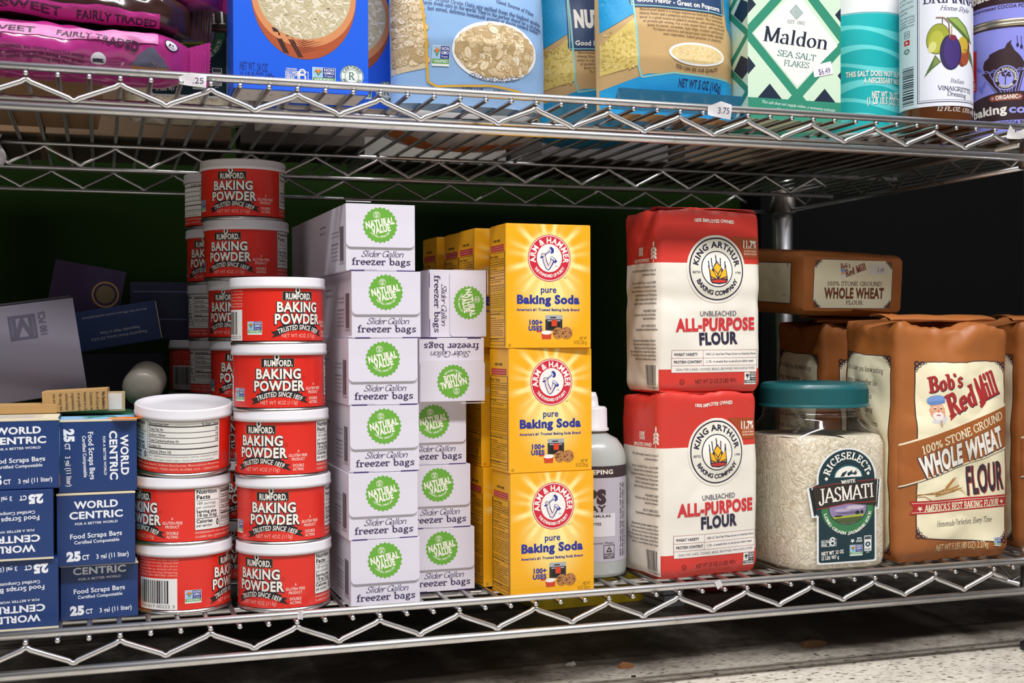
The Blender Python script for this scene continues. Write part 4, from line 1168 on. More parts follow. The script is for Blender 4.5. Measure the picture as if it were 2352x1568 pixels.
mb.grid(lambda a, z: jar_sec(a, z), as_, zr, m_pet)
mb.grid(lambda a, k: tuple(q*k for q in jar_sec(a, 0)[:2])+(.4*(1-k),), as_, [0.01, .5, 1], m_pet)
mb.build('clear_jar', jar)
mb = MB()
mb.grid(lambda a, z: jar_sec(a, max(z, 1), 1.9), as_, [1.6, 3, 8, 20, 60, 100, 118, 122, 125], m_rice)
mb.grid(lambda a, k: tuple(q*k for q in jar_sec(a, 125, 1.9)[:2])+(125+3*(1-k)+1.5*noise.noise((a*2, k*3, 1)),), as_, [0.01, .3, .6, .85, 1], m_rice, flip=True)
mb.grid(lambda a, k: tuple(q*k for q in jar_sec(a, 1.6, 1.9)[:2])+(1.6,), as_, [0.01, 1], m_rice)
mb.build('rice_filling', jar)['kind'] = 'stuff'
mb = MB()
def lidp(a, z):
    r = 50.5 if z < 171 else 50.5-(z-171)*.5
    if 156 < z < 170: r += .35*(1 if int(round(a/(2*pi)*360)) % 2 else -1)
    if z < 156: r += 1.2
    return (r*sin(a), -r*cos(a), z)
a3 = [2*pi*i/360 for i in range(361)]
mb.grid(lidp, a3, [153, 154.5, 156, 156.4, 169.6, 170.4, 172, 174, 175], m_teal)
mb.lathe([(48.5, 175), (46, 176), (44, 175.2), (40, 174), (.01, 174)], m_teal, 64, cap=False)
mb.lathe([(51.5, 153), (48.6, 153), (48.6, 155)], m_teal, 64, cap=False)
mb.build('screw_lid', jar)
def jf(x, y, z):
    # front face: x in mm from its middle
    a = math.atan2(x, JD/2)
    lo, hi = 0., pi/2
    ax = abs(x)
    for _ in range(26):
        m = (lo+hi)/2
        if jar_sec(m, 60)[0] < ax: lo = m
        else: hi = m
    q = jar_sec(lo if x >= 0 else -lo, 60)
    return (q[0], q[1]-z, y)
mb = MB()
J = Art(495, 1528, .0955, .0816, True)
dk, sil = '#12323a', '#e9ebe8'
def jshape(gr, c, l, wing):
    J.ell(495, 470, 310+gr, 342+gr, c, l, 60, a0=180, a1=360)
    J.rect(186-gr, 460, 806+gr, 1425+gr, c, l, 22)
    J.poly([(95-gr, 565), (180, 520), (800, 480), (872+gr, 492), (842+gr, 815+gr), (140-gr, 885+gr)], wing, l)
jshape(20, sil, 0, sil); jshape(0, dk, 1, dk)
J.ell(500, 800, 292, 300, '#2f6d42', 2, 60); J.ell(500, 800, 282, 290, '#37794a', 3, 60); J.ell(500, 800, 214, 200, '#2b2a22', 4, 60); 
J.ell(500, 800, 206, 192, '#8f7fa6', 5, 60)
J.ell(440, 830, 90, 20, '#b7a6c0', 6); J.ell(580, 800, 100, 24, '#c5b8c8', 6); J.ell(500, 862, 130, 16, '#6f6288', 6)
J.poly([(328, 903), (672, 880), (650, 935), (600, 968), (500, 992), (400, 968), (350, 935)], '#4b5a34', 6); J.poly([(330, 905), (672, 878), (665, 905), (345, 925)], '#a9b23c', 7)
J.ell(395, 895, 45, 10, '#2a3428', 8); J.ell(605, 862, 26, 22, '#252c26', 8); J.ell(655, 858, 18, 22, '#252c26', 8)
J.arc('LONG GRAIN JASMINE RICE', 500, 800, 268, 34, W_, 192, 350, 6, 'bold', inside=True)
J.ell(495, 470, 310, 342, dk, 7, 60, a0=180, a1=360)
J.rect(186, 460, 806, 640, dk, 7)
J.arc('RICESELECT', 500, 480, 205, 84, W_, 166, 16, 9, 'bold')
for x_, y_ in ((265, 458), (727, 412)): J.poly([(x_-20, y_), (x_, y_-24), (x_+20, y_), (x_, y_+24)], W_, 9)
J.ell(505, 450, 160, 142, '#2f6d72', 8, 40, a0=180, a1=360); J.ell(505, 446, 146, 124, W_, 9, 40, a0=180, a1=360)
J.poly([(415, 440), (440, 395), (495, 372), (480, 400), (455, 440)], dk, 10); J.poly([(490, 400), (530, 380), (560, 400), (600, 360), (585, 400), (610, 380), (590, 425), (540, 415), (500, 438)], dk, 10); J.poly([(520, 385), (550, 365), (545, 395)], dk, 10)
J.poly([(105, 580), (130, 580), (165, 835), (150, 868)], '#1a1614', 8)
J.poly([(125, 548), (495, 500), (838, 488), (822, 792), (495, 745), (165, 812)][:3]+[(822, 792), (495, 752), (165, 814)], '#2d2622', 9)
J.line([(130, 555), (330, 522), (425, 514)], 6, '#b8322a', 10); J.line([(600, 498), (830, 488)], 6, '#b8322a', 10); J.line([(165, 805), (495, 752), (820, 745)], 6, '#b8322a', 10)
J.text('WHITE', 430, 524, 40, W_, 10, 'bold', to=(585, 510)); J.text('JASMATI', 188, 738, 165, W_, 10, 'serif', to=(800, 692))
J.frame(212, 1165, 300, 1240, 4, sil, 3); J.text('GLUTEN', 218, 1200, 22, sil, 4, .034, to=(300, 1198)); J.text('FREE', 218, 1232, 22, sil, 4, .034, to=(270, 1231)); J.ring(330, 1158, 26, 13, sil, 4, 24); J.ring(330, 1205, 30, 17, sil, 4, 24); J.frame(300, 1150, 370, 1238, 4, sil, 3)
J.star(550, 1190, 28, sil, 4); J.text('BPA', 602, 1178, 22, sil, 4, 'bold', to=(655, 1175)); J.text('FREE', 592, 1210, 22, sil, 4, 'bold', to=(660, 1205))
J.gmo(520, 1365, 662, 1238, 3)
J.rect(682, 1140, 765, 1320, sil, 3); J.rect(688, 1148, 758, 1184, '#4a5458', 4); J.ring(723, 1240, 34, 18, dk, 4, 3, 90, 450); J.ring(723, 1240, 30, 20, dk, 4, 24); J.text('PLASTIC', 688, 1312, 20, dk, 4, .034, to=(760, 1308)); J.text('JAR', 705, 1342, 15, sil, 4, 0., to=(740, 1340))
J.text('NET WT 32 OZ', 214, 1342, 42, W_, 4, 'bold', to=(455, 1325)); J.text('(2 LB) 907 g', 214, 1394, 42, W_, 4, 'bold', to=(402, 1384))
J.emit(mb, jf, 6, .3, .03)
mb.build('paper_label', jar)
JAR = Proto(jar)
JAR.put((Xat(1893, 84)-12, 84, ZL), 0, 'clear plastic rice jar with teal screw lid standing between flour sacks', 'jar', 'rice jars', scale=(1, 1, .965))

# ---------------------------------------------------------------- hand sanitizer bottle
bt = empty('sanitizer_bottle')
m_gel = P('#b4bab8', .3, coat=.3, var=.1, bscale=30.)
mb = MB().lathe([(26, 0), (30, 1.5), (31, 5), (31, 108), (30.4, 116), (28, 124), (23, 131), (16, 135), (13.5, 137), (13.5, 140)], m_gel, 64)
mb.build('bottle_body', bt)
mb = MB().lathe([(15.6, 139), (15.6, 141), (14.4, 142), (14, 160), (12.5, 162), (8, 162.5), (6.5, 163), (5.6, 171), (4, 176), (.01, 176.5)], P('#e2e1e6', .4), 40, cap=False)
mb.build('spout_cap', bt)
mb = MB().lathe([(31.15, 16), (31.15, 107)], P('#bbb7c4', .45), 96, cap=False)
A = Art()
q = '#3a2a30'
A.rect(-97, 96, 97, 107, q, 1)
A.text('HOUSEKEEPING', 2, 99.5, 4, W_, 2, .034, fit=52, al='c')
A.text('OPS', 4, 72, 12, q, 2, .07, al='c', fit=33); A.text('SPRAY', 4, 64, 5.5, q, 2, .034, al='c', fit=32)
A.rect(-20, 40, 30, 62, '#dcdae2', 2); A.text('FORMULAS.', 26, 58.5, 2.4, q, 3, .034, al='r', fit=24); A.text('NOTES', 16, 51, 2.4, q, 3, .034, al='r', fit=12)
A.text('consumer Plastic.', 29, 33, 2.0, '#4a4048', 2, 0., al='r', fit=25)
A.frame(18, 19, 29, 32, .5, q, 2); A.ring(23.5, 27, 3.6, 1.8, q, 2, 3, 90, 450); A.text('PLASTIC', 18.7, 22.4, 1.6, q, 2, .034, 'l', fit=9.6); A.text('BOTTLE', 18.7, 20, 1.6, q, 2, .034, 'l', fit=9.6)
VT = Art()
for i, t in enumerate(['HINT To make sure hands are clean, wash them for at', 'least 30 seconds with warm soapy water. Be', 'sure to suds up around the wrists and lower arms, too!']):
    VT.text(t, 0, i*-3.2, 1.9, q, 2, .034, 'l', fit=70)
A.emit(mb, cyl(31.15), 4)
VT.emit(mb, lambda x, y, z: cyl(31.15)(38-y, 20+x, z), 4)
mb.build('wrap_label', bt)
bt.location = (Xat(1358, 96)*.001, .096, ZL*.001); bt.rotation_euler = (0, 0, rad(-36)); bt.scale = (1, 1, .93)
tag(bt, 'translucent plastic pump bottle with grey-mauve label half hidden behind the yellow boxes', 'bottle')
# ---------------------------------------------------------------- navy boxes of compost bags
CW, CD, CH = 56.5, 150., 53.2
m_nav = P('#17376f', .42, bump=.03, bscale=400., coat=.1)
m_card = P('#d8cdb0', .7)
def scrap_box(rot, CH=CH):
    CH0 = 53.2
    root = empty('food_scrap_bag_box')
    mb = MB().box(-CW/2, CW/2, -CD/2, CD/2, 0, CH, m_nav, .5)
    A = Art(0, 0, 1)
    A.box = (-1, -1, 99, CH-.4) if not rot else None
    w_ = '#e8ebf2'
    def put(rot):
        # frame of the printed panel: 415 x 385 zoom units of the photograph
        k = CW/415 if not rot else CH/385
        if not rot: A.kx, A.ky, A.ox, A.oy, A.sg = CW/415, CH0/385, 305, 920, -1
        else: A.kx, A.ky, A.ox, A.oy, A.sg = CH0/415, CW/385, 305, 920, -1
        A.text('WORLD', 398, 616, 36, w_, 2, .034, to=(630, 612)); A.text('CENTRIC', 370, 671, 36, w_, 2, .034, to=(656, 667))
        A.text('FOR A BETTER WORLD', 400, 704, 12, w_, 2, .018, to=(627, 697))
        A.text('Food Scraps Bags', 373, 777, 25, w_, 2, .018, to=(650, 766)); A.text('Certified Compostable', 396, 805, 17, w_, 2, .018, to=(635, 797))
        A.text('25', 356, 892, 44, w_, 2, .07, to=(432, 890)); A.text('CT', 438, 890, 24, w_, 2, .034, to=(476, 888)); A.text('3 gal (11 liter)', 511, 888, 24, w_, 2, .018, to=(686, 880))
    put(rot)
    fm = front(CW, CD)
    A.emit(mb, fm if not rot else (lambda x, y, z: fm(y, CH-x, z)))
    T = Art()
    T.rect(1, CD-48, CW-1, CD-1, '#7fb4dc', 0); T.rect(1, 1, CW-1, CD-48, '#d8cfae', 0)
    mb.build('carton', root)
    mb = MB()
    T = Art()
    if rot:
        T.rect(.8, .8, CW-.8, 52, '#7fb3dd', 1); T.rect(.8, 52, CW-.8, CD-.8, '#2e6b46', 1); T.ell(48, 10, 13, 16, '#e07a2c', 2); T.poly([(16, 2), (26, 26), (34, 34), (44, 20), (40, 44), (14, 40), (22, 26)], '#1f7a5a', 2)
        T.text('FOOD', 12, 20, 5, W_, 3, .034, 'c', fit=16); T.rect(.8, .8, CW-.8, 3, '#e4d8a8', 2)
    else:
        T.rect(.8, .8, CW-.8, CD-.8, '#ddd5b6', 1)
        for i in range(5): T.rect(8, 14+i*9, 44-6*(i % 2), 17+i*9, '#8d86a0', 2)
    T.emit(mb, topf(CW, CD, CH), None, .06, .03)
    # picture wrapping on the right-hand side
    R = Art()
    R.rect(-CD/2+.6, .6, CD/2-.6, CH-.6, '#1f6a4e', 1); R.rect(-CD/2+.6, .6, CD/2-.6, 9, '#d08a3a', 2); R.ell(-CD/2+16, 34, 14, 12, '#7fb3dd', 2)
    R.emit(mb, lambda x, y, z: (CW/2+z, x, y), None, .06, .03)
    mb.build('picture_panel', root)
    mb = MB().box(-CW/2-.2, CW/2+.2, -CD/2-.35, -CD/2+.5, CH-1.3, CH+.15, m_card, .1)
    mb.build('cardboard_edge', root)
    return root
SB, SBR, SBC = Proto(scrap_box(False)), Proto(scrap_box(True)), Proto(scrap_box(False, 42.))
def bput(pr, px0, px1, Y, z, rz, lab, grp, ry=0, sz=1.):
    xc = (Xat(px0, Y)+Xat(px1, Y))/2
    o = pr.put((xc, Y+CD/2, z+(CH*sz if ry else 0)), rz, lab, 'box', grp, 0, ry, (1, 1, sz))
gA, gB = 'navy boxes in the stack at the left edge', 'navy boxes in the second stack from the left'
bput(SB, -53, 124, 31, ZL, 0, 'navy food scrap bag box printed upside down, lowest at the left edge of the photo', gA, 180, .965)
bput(SB, -64, 113, 29, ZL+CH*.965+.5, 0, 'navy food scrap bag box printed upside down, middle of the stack at the left edge', gA, 180, .965)
bput(SB, -49, 128, 31, ZL+2*CH*.965+1, 0, 'navy food scrap bag box upright on two upside-down boxes at the left edge', gA, 0, .965)
bput(SBC, 139, 311, 52, ZL, 0, 'navy food scrap bag box, lowest in second stack, its top crushed under the next', gB)
bput(SB, 129, 307, 44, ZL+42.5, 0, 'navy food scrap bag box with upright lettering, middle of the second stack beside the cans', gB, 0, 1.03)
bput(SBR, 135, 311, 46, ZL+42.5+54.8+.5, 0, 'navy food scrap bag box with sideways lettering on top of the second stack', gB, 0, 1.03)
# ---------------------------------------------------------------- jumble in the dark behind them
ZB = ZL+2.895*CH+1.4
gl = empty('glove_box')
GW, GD, GH = 74., 92., 78.
m_gr = P('#6f6b7a', .55, bump=.04, bscale=300.)
mb = MB().box(-GW/2, GW/2, -GD/2, GD/2, 0, GH, m_gr, .6)
A = Art(); q = '#4a4658'
def turned(x, y, z): return front(GW, GD)(GW-y, x, z)
A.frame(37, 31, 57, 52, 2.2, q, 1); A.poly([(39.5, 33.6), (54.5, 33.6), (54.5, 36.8), (46, 36.8), (54.5, 40.4), (54.5, 42.6), (46, 46.2), (54.5, 46.2), (54.5, 49.4), (39.5, 49.4), (39.5, 45.4), (48, 41.5), (39.5, 37.6)], q, 1)
A.text('100 PCS', 38, 23.5, 5.2, q, 1, .034, 'l', fit=20)
A.emit(mb, lambda x, y, z: front(GW, GD)(y and GW-y, x+12, z))
mb.build('carton', gl)
mb = MB().box(-GW/2+1, GW/2-1, -GD/2+2, GD/2, GH, GH+2.4, P('#2b2a30', .7), 1)
mb.build('top_flap', gl)
gl.location = (Xat(78, 128)*.001, (128+GD/2)*.001, (ZB+2.4)*.001); gl.rotation_euler = (rad(-3), rad(-8), rad(6)); gl.location.z += .0055
tag(gl, 'grey box marked M 100 PCS leaning on the navy boxes at the left', 'box')
kb = empty('kraft_carton')
KWD = 49.
mb = MB().box(-KWD/2, KWD/2, -16, 16, 0, 17, P('#b08a55', .75, bump=.06, bscale=200.), .5)
A = Art()
for i, t in enumerate(['We Envision a', 'As a B-Corp and', 'Corporation, we', 'business as a fo', 'of our profits to', 'organizations', 'carbon footpr', 'By using this', 'you are reduci']): A.text(t, 1.5, -4.6*i, 2.3, '#4a3218', 1, .034 if i == 0 else 0., 'l', fit=min(14.5, len(t)*1.05))
A.emit(mb, lambda x, y, z: (KWD/2-4+y, -16-z, 16.2-x))
mb.build('carton', kb)
kb.location = (Xat(176, 90)*.001, .108, (ZB+1.2)*.001); kb.rotation_euler = (0, rad(-2.5), rad(-4))
tag(kb, 'brown kraft carton with sideways print lying on the navy boxes', 'box')
kb2 = empty('kraft_carton')
MB().box(-32, 32, -16, 16, 0, 7, P('#b08a55', .75, bump=.06, bscale=200.), .5).build('carton', kb2)
kb2.location = (Xat(30, 92)*.001, .108, (ZB+.2)*.001)
tag(kb2, 'flat brown kraft carton lying at the left edge in front of the grey box', 'box')
kb3 = empty('sticker_carton')
mb = MB().box(-9, 9, -8, 8, 0, 15.5, P('#a8966a', .7), .4)
MB().box(-6.5, 6.5, -8.3, -8, 1.5, 14.5, P('#cfcac0', .6), 0).build('sticker', kb3)
mb.build('carton', kb3)
kb3.location = (Xat(260, 96)*.001, .108, (ZB+.2)*.001)
tag(kb3, 'small tan carton with a pale sticker next to the printed kraft carton', 'box')
# navy box lying crosswise, upside down, on the dark row of cans
nb = empty('food_scrap_bag_box')
mb = MB().box(-40, 40, -30, 30, 0, 38, m_nav, .5)
A = Art()
A.text('Designed by World Centric, CA U.S.A', 12, 27, 2.6, '#cfd6e6', 1, 0., 'l', fit=52); A.text('Responsibly Made in China', 18, 22, 2.6, '#cfd6e6', 1, 0., 'l', fit=37); A.text('Box made from 100% post consumer recycled paperboard', 9, 6, 1.9, '#cfd6e6', 1, 0., 'l', fit=60)
A.emit(mb, lambda x, y, z: (40-x, -30-z, 38-y))
mb.build('carton', nb)
MB().box(40, 40.8, -30, 30, 1, 37, m_card, .1).build('cardboard_edge', nb)
nb.location = (.067, .330, .2088); nb.rotation_euler = (0, rad(-9.5), rad(3))
tag(nb, 'navy box with upside-down small print lying tilted in the dark at the back', 'box')
pb = empty('purple_packet_box')
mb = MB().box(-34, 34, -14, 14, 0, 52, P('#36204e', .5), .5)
A = Art(-34, -26, 1); A.ring(18, 0, 13, 11.4, '#b89a4a', 1, 40); A.ell(18, 0, 9, 9, '#7a6a4a', 1)
A.emit(mb, front(68, 28)); mb.build('carton', pb)
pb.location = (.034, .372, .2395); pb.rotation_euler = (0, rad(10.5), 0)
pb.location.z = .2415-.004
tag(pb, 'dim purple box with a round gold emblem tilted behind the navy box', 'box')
db = empty('dark_box')
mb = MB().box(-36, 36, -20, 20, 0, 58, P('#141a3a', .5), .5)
A = Art(); A.rect(3, 48, 66, 49, '#5a6288', 1); A.rect(3, 20, 55, 21, '#5a6288', 1); A.emit(mb, front(72, 40)); mb.build('carton', db)
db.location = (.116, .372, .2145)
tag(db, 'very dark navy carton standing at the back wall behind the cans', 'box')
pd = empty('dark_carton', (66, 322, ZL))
MB().box(-44, 44, -26, 34, 0, 199, P('#0e1122', .6), .6).build('carton', pd)  # added carton, near-black so that the corner reads as deep shade
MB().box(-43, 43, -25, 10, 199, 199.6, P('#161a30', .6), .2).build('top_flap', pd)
tag(pd, 'added near-black carton that darkens the corner and carries the tilted navy box', 'box')
# ================================================================= upper shelf
def pouch(W, H, T, art, m, tilt=0., seed=1., wr=1.6, name='printed_pouch', mat2=None, bot=.55, maxe=5, taper=.0):
    def th(u, v):
        e = max(0., 1-abs(u)**2.6)**.6
        vp = (bot+(1-bot)*min(1, v/.22))*(max(0., 1-max(0, v-.35)/.65*.82))
        return T/2*e*vp
    def sf(x, y, off=0., sg=1):
        u = x/(W/2); v = y/H
        u = min(1, max(-1, u)); v = min(1, max(0, v))
        t = th(u, v)
        k = wr*noise.noise((x*.028+seed, y*.03, seed*2))+wr*.5*(math.sqrt(noise.noise((x*.05-y*.016, y*.04+x*.025, seed+9))**2+.008)-.3)
        t2 = max(t+k*min(1, t/6), 0)
        return (x*(1-taper*(1-v)), -sg*(t2+off)+tilt*y, y)
    mb = MB()
    us = frange(-W/2, W/2, 64); vs = frange(0, H, 90)
    mb.grid(lambda x, y: sf(x, y), us, vs, m)
    mb.grid(lambda x, y: sf(x, y, 0, -1), us, vs, mat2 or m, flip=True)
    mb.grid(lambda x, k: (sf(x, 0)[0], sf(x, 0)[1]*k, .0+.8*(1-k*k)), us, frange(-1, 1, 6), m, flip=True)
    art.emit(mb, lambda x, y, z: sf(x, y, z), maxe, .32, .04)
    return mb
def flakes(A, inside, n, box, cols, rx, ry, l, seed):
    rr = random.Random(seed)
    for i in range(n):
        x, y = rr.uniform(box[0], box[2]), rr.uniform(box[1], box[3])
        if not inside(x, y): continue
        a = rr.uniform(0, 180); s_ = rr.uniform(.7, 1.2)
        c = rr.choice(cols)
        ll = l+(i % 12)*.5
        A.ell(x, y, rx*s_, ry*s_, cols[-1], ll, 14, rot=a); A.ell(x, y-rx*.06, rx*s_*.88, ry*s_*.84, c, ll+.25, 14, rot=a)
        if cols[-2] != c: A.line([(x-rx*.5*s_*cos(rad(a)), y-rx*.5*s_*sin(rad(a))), (x+rx*.5*s_*cos(rad(a)), y+rx*.5*s_*sin(rad(a)))], rx*.09, cols[-2], ll+.4)
# blue rice boxes
RW, RDp, RH = 105., 48., 190.
m_blu = P('#1c5fe0', .4, coat=.15)
rb = empty('rice_box')
mb = MB().box(-RW/2, RW/2, -RDp/2, RDp/2, 0, RH, m_blu, .6)
A = Art(543, 212, RW/307, 1/2.946, True)
rr = random.Random(5)
A.ell(702, -8, 119, 146, '#a94f26', 1, 60, a0=0, a1=180); A.ell(702, -8, 119, 118, '#d08a58', 2, 60); A.ell(702, -10, 107, 102, '#c2b794', 3, 60)
for i in range(9):
    y = 60+i*8
    A.poly([(640+i*3, 40+i*8), (700, 80+i*5), (760-i*2, 62+i*6), (700, 84+i*5)], '#8a3c1c', 2)
A.poly([(628, 70), (640, 70), (668, 128), (655, 125)], '#3a1a14', 2); A.poly([(660, 85), (672, 85), (700, 134), (688, 134)], '#4a2014', 2)
for i in range(620):
    a, q_ = rr.random()*6.283, math.sqrt(rr.random())*.94
    A.ell(702+107*q_*cos(a), -10+102*q_*sin(a), 8.5, 2.7, rr.choice(['#d8ceb2', '#c9bd9c', '#e2dac4', '#bfb28e']), 4+(i % 8)*.5, 8, rot=rr.uniform(-70, 70))
dkb = '#0d2f86'
A.text('NET WT. 24 OZ', 557, 170, 18, dkb, 1, .018, to=(619, 172)); A.text('(1 LB 8 OZ) 680g', 557, 190, 16, dkb, 1, .018, to=(634, 191))
A.text('CERTIFIED', 660, 164, 4, W_, 1, .018, to=(685, 164)); A.frame(659, 166, 690, 190, 1.3, W_, 1); A.text('GLUTEN', 661, 177, 8, W_, 2, .034, to=(689, 177)); A.text('FREE', 661, 187, 8, W_, 2, .034, to=(680, 187))
A.ring(697, 168, 8, 4.5, W_, 2, 24); A.ring(697, 180, 9, 5.5, W_, 2, 24); A.frame(686, 166, 711, 190, 1.3, W_, 1)
A.gmo(720, 190, 773, 154, 1)
A.ell(811, 170, 27, 26, '#e4ebe6', 1); A.ring(811, 170, 26, 24.6, '#2c5a4c', 2); A.ring(811, 170, 16, 15, '#2c5a4c', 2); A.text('R', 811, 178, 17, '#2c5a4c', 3, 'serif')
A.arc('CERTIFIED', 811, 170, 18, 5.5, '#2c5a4c', 160, 20, 3, .034); A.arc('REGENIFIED', 811, 170, 23, 5.5, '#2c5a4c', 200, 340, 3, .034, inside=True)
A.emit(mb, front(RW, RDp))
mb.build('carton', rb)
m_bot = P('#c9c2bc', .7)
mb = MB().box(-RW/2+2, RW/2-2, -RDp/2+2, RDp/2-2, -.5, .2, m_bot, .1)
A = Art()
for i in range(9): A.rect(12+i*9, 18, 14.5+i*9, 19.4, '#8b847e', 1)
A.emit(mb, lambda x, y, z: (x-RW/2, y-RDp/2, -.5-z)); mb.build('bottom_flap', rb)
RB = Proto(rb)
RB.put((Xat(696.5, 19), 19+RDp/2, ZU+.6), 0, 'blue rice box with a wooden bowl of rice, in front on the upper shelf', 'box', 'blue rice boxes')
RB.put((Xat(786, 73), 73+RDp/2, ZU+.6), -2, 'blue rice box behind the first, only its right edge showing', 'box', 'blue rice boxes')
JAR.put((126, 156, ZU), -4, 'rice jar on the upper shelf, half hidden between chip bags and blue box', 'jar', 'rice jars')
# oats
ob = empty('oats_bag')
OC = ['#e0cba6', '#ead9b8', '#d6c098', '#eddfc4', '#c2a67a', '#b79d70']
navy = '#2e3d70'
A = Art(1082, 238, .371, .357, True); A.box = (-68.8, .3, 68.8, 229)
A.poly([(895, 175), (962, 160), (955, 90), (930, -120), (895, -120)], '#d2bf9a', 1)
flakes(A, lambda x, y: x < 951+(y-60)*.12 and y < 150 and x > 893, 260, (890, -110, 960, 150), OC, 11, 8, 2, 4)
A.line([(938, -120), (952, 40), (962, 150), (966, 190), (985, 200), (1110, 190), (1180, 198), (1250, 212)], 5, '#d9a83a', 9)
A.ell(1120, 112, 106, 68, '#eef0f0', 2, 60); A.ell(1120, 112, 98, 60, '#ccb68e', 3, 60)
flakes(A, lambda x, y: ((x-1120)/92)**2+((y-112)/54)**2 < 1, 420, (1020, 50, 1220, 174), OC, 13, 9, 4, 9)
for t, x0, y0, x1, y1 in (('Good Source of Fiber', 1120, 0, 1222, 16), ('Our Whole Grain Oats are milled from the highest quality', 955, 6, 1245, 36), ("farm-fresh oats in the world. They're the perfect choice for a satisfying", 951, 16, 1247, 48), ('hot cereal, delicious homemade granola or classic oatmeal cookies.', 961, 30, 1240, 56)):
    A.text(t, x0, y0, 9.5, navy, 3, 'serif', to=(x1, y1))
A.arc('YOU CAN SEE OUR QUALITY', 1120, -80, 250, 9, navy, 255.5, 284.5, 3, .018, inside=True)
A.text('NET WT 16 OZ (1 LB) 454g', 1044, 209, 12, navy, 3, .018, to=(1200, 214)); A.gmo(972, 155, 1010, 110, 3)
mb = pouch(138, 230, 62, A, P('#8fb4de', .32, coat=.3), .05, 2.2)
mb.build('printed_pouch', ob)
ob.location = ((Xat(1082, 50))*.001, .052, ZU*.001); ob.rotation_euler = (0, 0, rad(5))
tag(ob, 'light blue oats bag with oval window on the upper shelf', 'bag')
# nutritional yeast
TAN, SKY = '#c9a774', '#1d9ad2'
def yeast(dy, seed):
    root = empty('yeast_bag')
    A = Art(1530, 258, .409, .372, True); A.box = (-65.8, .3, 65.8, 214)
    A.poly([(1372, 400), (1372, 205), (1440, 176), (1460, 168), (1520, 165), (1660, 168), (1690, 170), (1690, 400)], SKY, 1)
    A.poly([(1372, 100), (1432, 40), (1440, 150), (1372, 172)], '#d9c26e', 2); A.poly([(1372, -200), (1418, -200), (1432, 30), (1372, 72)], SKY, 2)
    rr = random.Random(seed)
    for i in range(130):
        x, y = rr.uniform(1374, 1432), rr.uniform(70, 160)
        A.ell(x, y, 3.5, 2, rr.choice(['#cbb25a', '#e4d08a', '#bda24c']), 3, 7, rot=rr.uniform(0, 180))
    A.line([(1428, -200), (1434, 40), (1440, 150), (1448, 176), (1480, 170), (1520, 162), (1664, 166)], 4, '#8fc9c4', 4)
    A.poly([(1652, -200), (1692, -200), (1692, 70), (1662, 40)], SKY, 1)
    A.rect(1425, -140+dy, 1655, 14+dy, '#1d3c66', 3, 10); A.frame(1428, -137+dy, 1652, 11+dy, 2, '#8fc9c4', 4)
    A.text('NUTRITIONAL', 1440, -46+dy, 40, W_, 5, .07, to=(1640, -46+dy)); A.text('Good Flavor - Great on Popcorn', 1440, 1+dy, 11, W_, 5, .034, to=(1642, 4+dy))
    for i, (t, a, b) in enumerate((('Nutritional yeast is a unique vegetarian food with a pleasantly', 1446, 1648), ('cheesy flavor and a powerful nutritional punch! This nutritional', 1444, 1648), ('yeast is a good source of added B vitamins, and provides 4 grams', 1444, 1652), ('of protein per serving. For a rich umami flavor, add nutritional', 1450, 1652), ('yeast to sauces, scrambles, kale chips, crackers and biscuits.', 1458, 1650), ('To boost nutrition and please your taste buds, sprinkle', 1470, 1646), ('over vegetables, baked potatoes or popcorn.', 1492, 1640))):
        A.text(t, a, 21+i*9.4+dy, 5.6, '#5a4630', 4, 'serif', to=(b, 23+i*9.4+dy*1.0))
    cx, cy = 1575, 116+dy*1.0
    A.ell(cx, cy, 71, 27, '#eef0ec', 2, 50); A.ell(cx, cy, 65, 22, '#e2ca92', 3, 50)
    for i in range(90):
        a, q_ = rr.random()*6.28, math.sqrt(rr.random())*.9
        A.ell(cx+65*q_*cos(a), cy+22*q_*sin(a), 2.6, 1.4, rr.choice(['#d4b878', '#eddcb0']), 4, 7, rot=rr.uniform(0, 180))
    A.arc('YOU CAN SEE OUR QUALITY', cx, -140+dy, 269, 8, '#4a3a2a', 258.5, 281.5, 4, .018, inside=True)
    if dy == 0: A.text('NET WT 5 OZ (142g)', 1532, 192, 18, '#17386a', 4, .034, to=(1643, 194))
    mb = pouch(132, 215, 58, A, P(TAN, .34, coat=.25), .04, seed)
    mb.build('printed_pouch', root)
    MB().grid(lambda u, v: (-60+u*120, -18-13*v-2*sin(u*pi), 2+16*v), frange(0, 1, 14), frange(0, 1, 5), P('#1b93cb', .35, coat=.2)).build('bottom_gusset', root)
    return root
yb = yeast(0, 3)
yb.location = (Xat(1532, 42)*.001, .044, ZU*.001); yb.rotation_euler = (0, 0, rad(2))
tag(yb, 'tan and sky blue nutritional yeast bag in front, net weight line readable', 'bag', 'nutritional yeast bags')
yb = yeast(62, 6)
yb.location = (Xat(1392, 118)*.001, .118, ZU*.001); yb.rotation_euler = (0, 0, rad(-3))
tag(yb, 'tan nutritional yeast bag behind the front one, between it and the oats', 'bag', 'nutritional yeast bags')
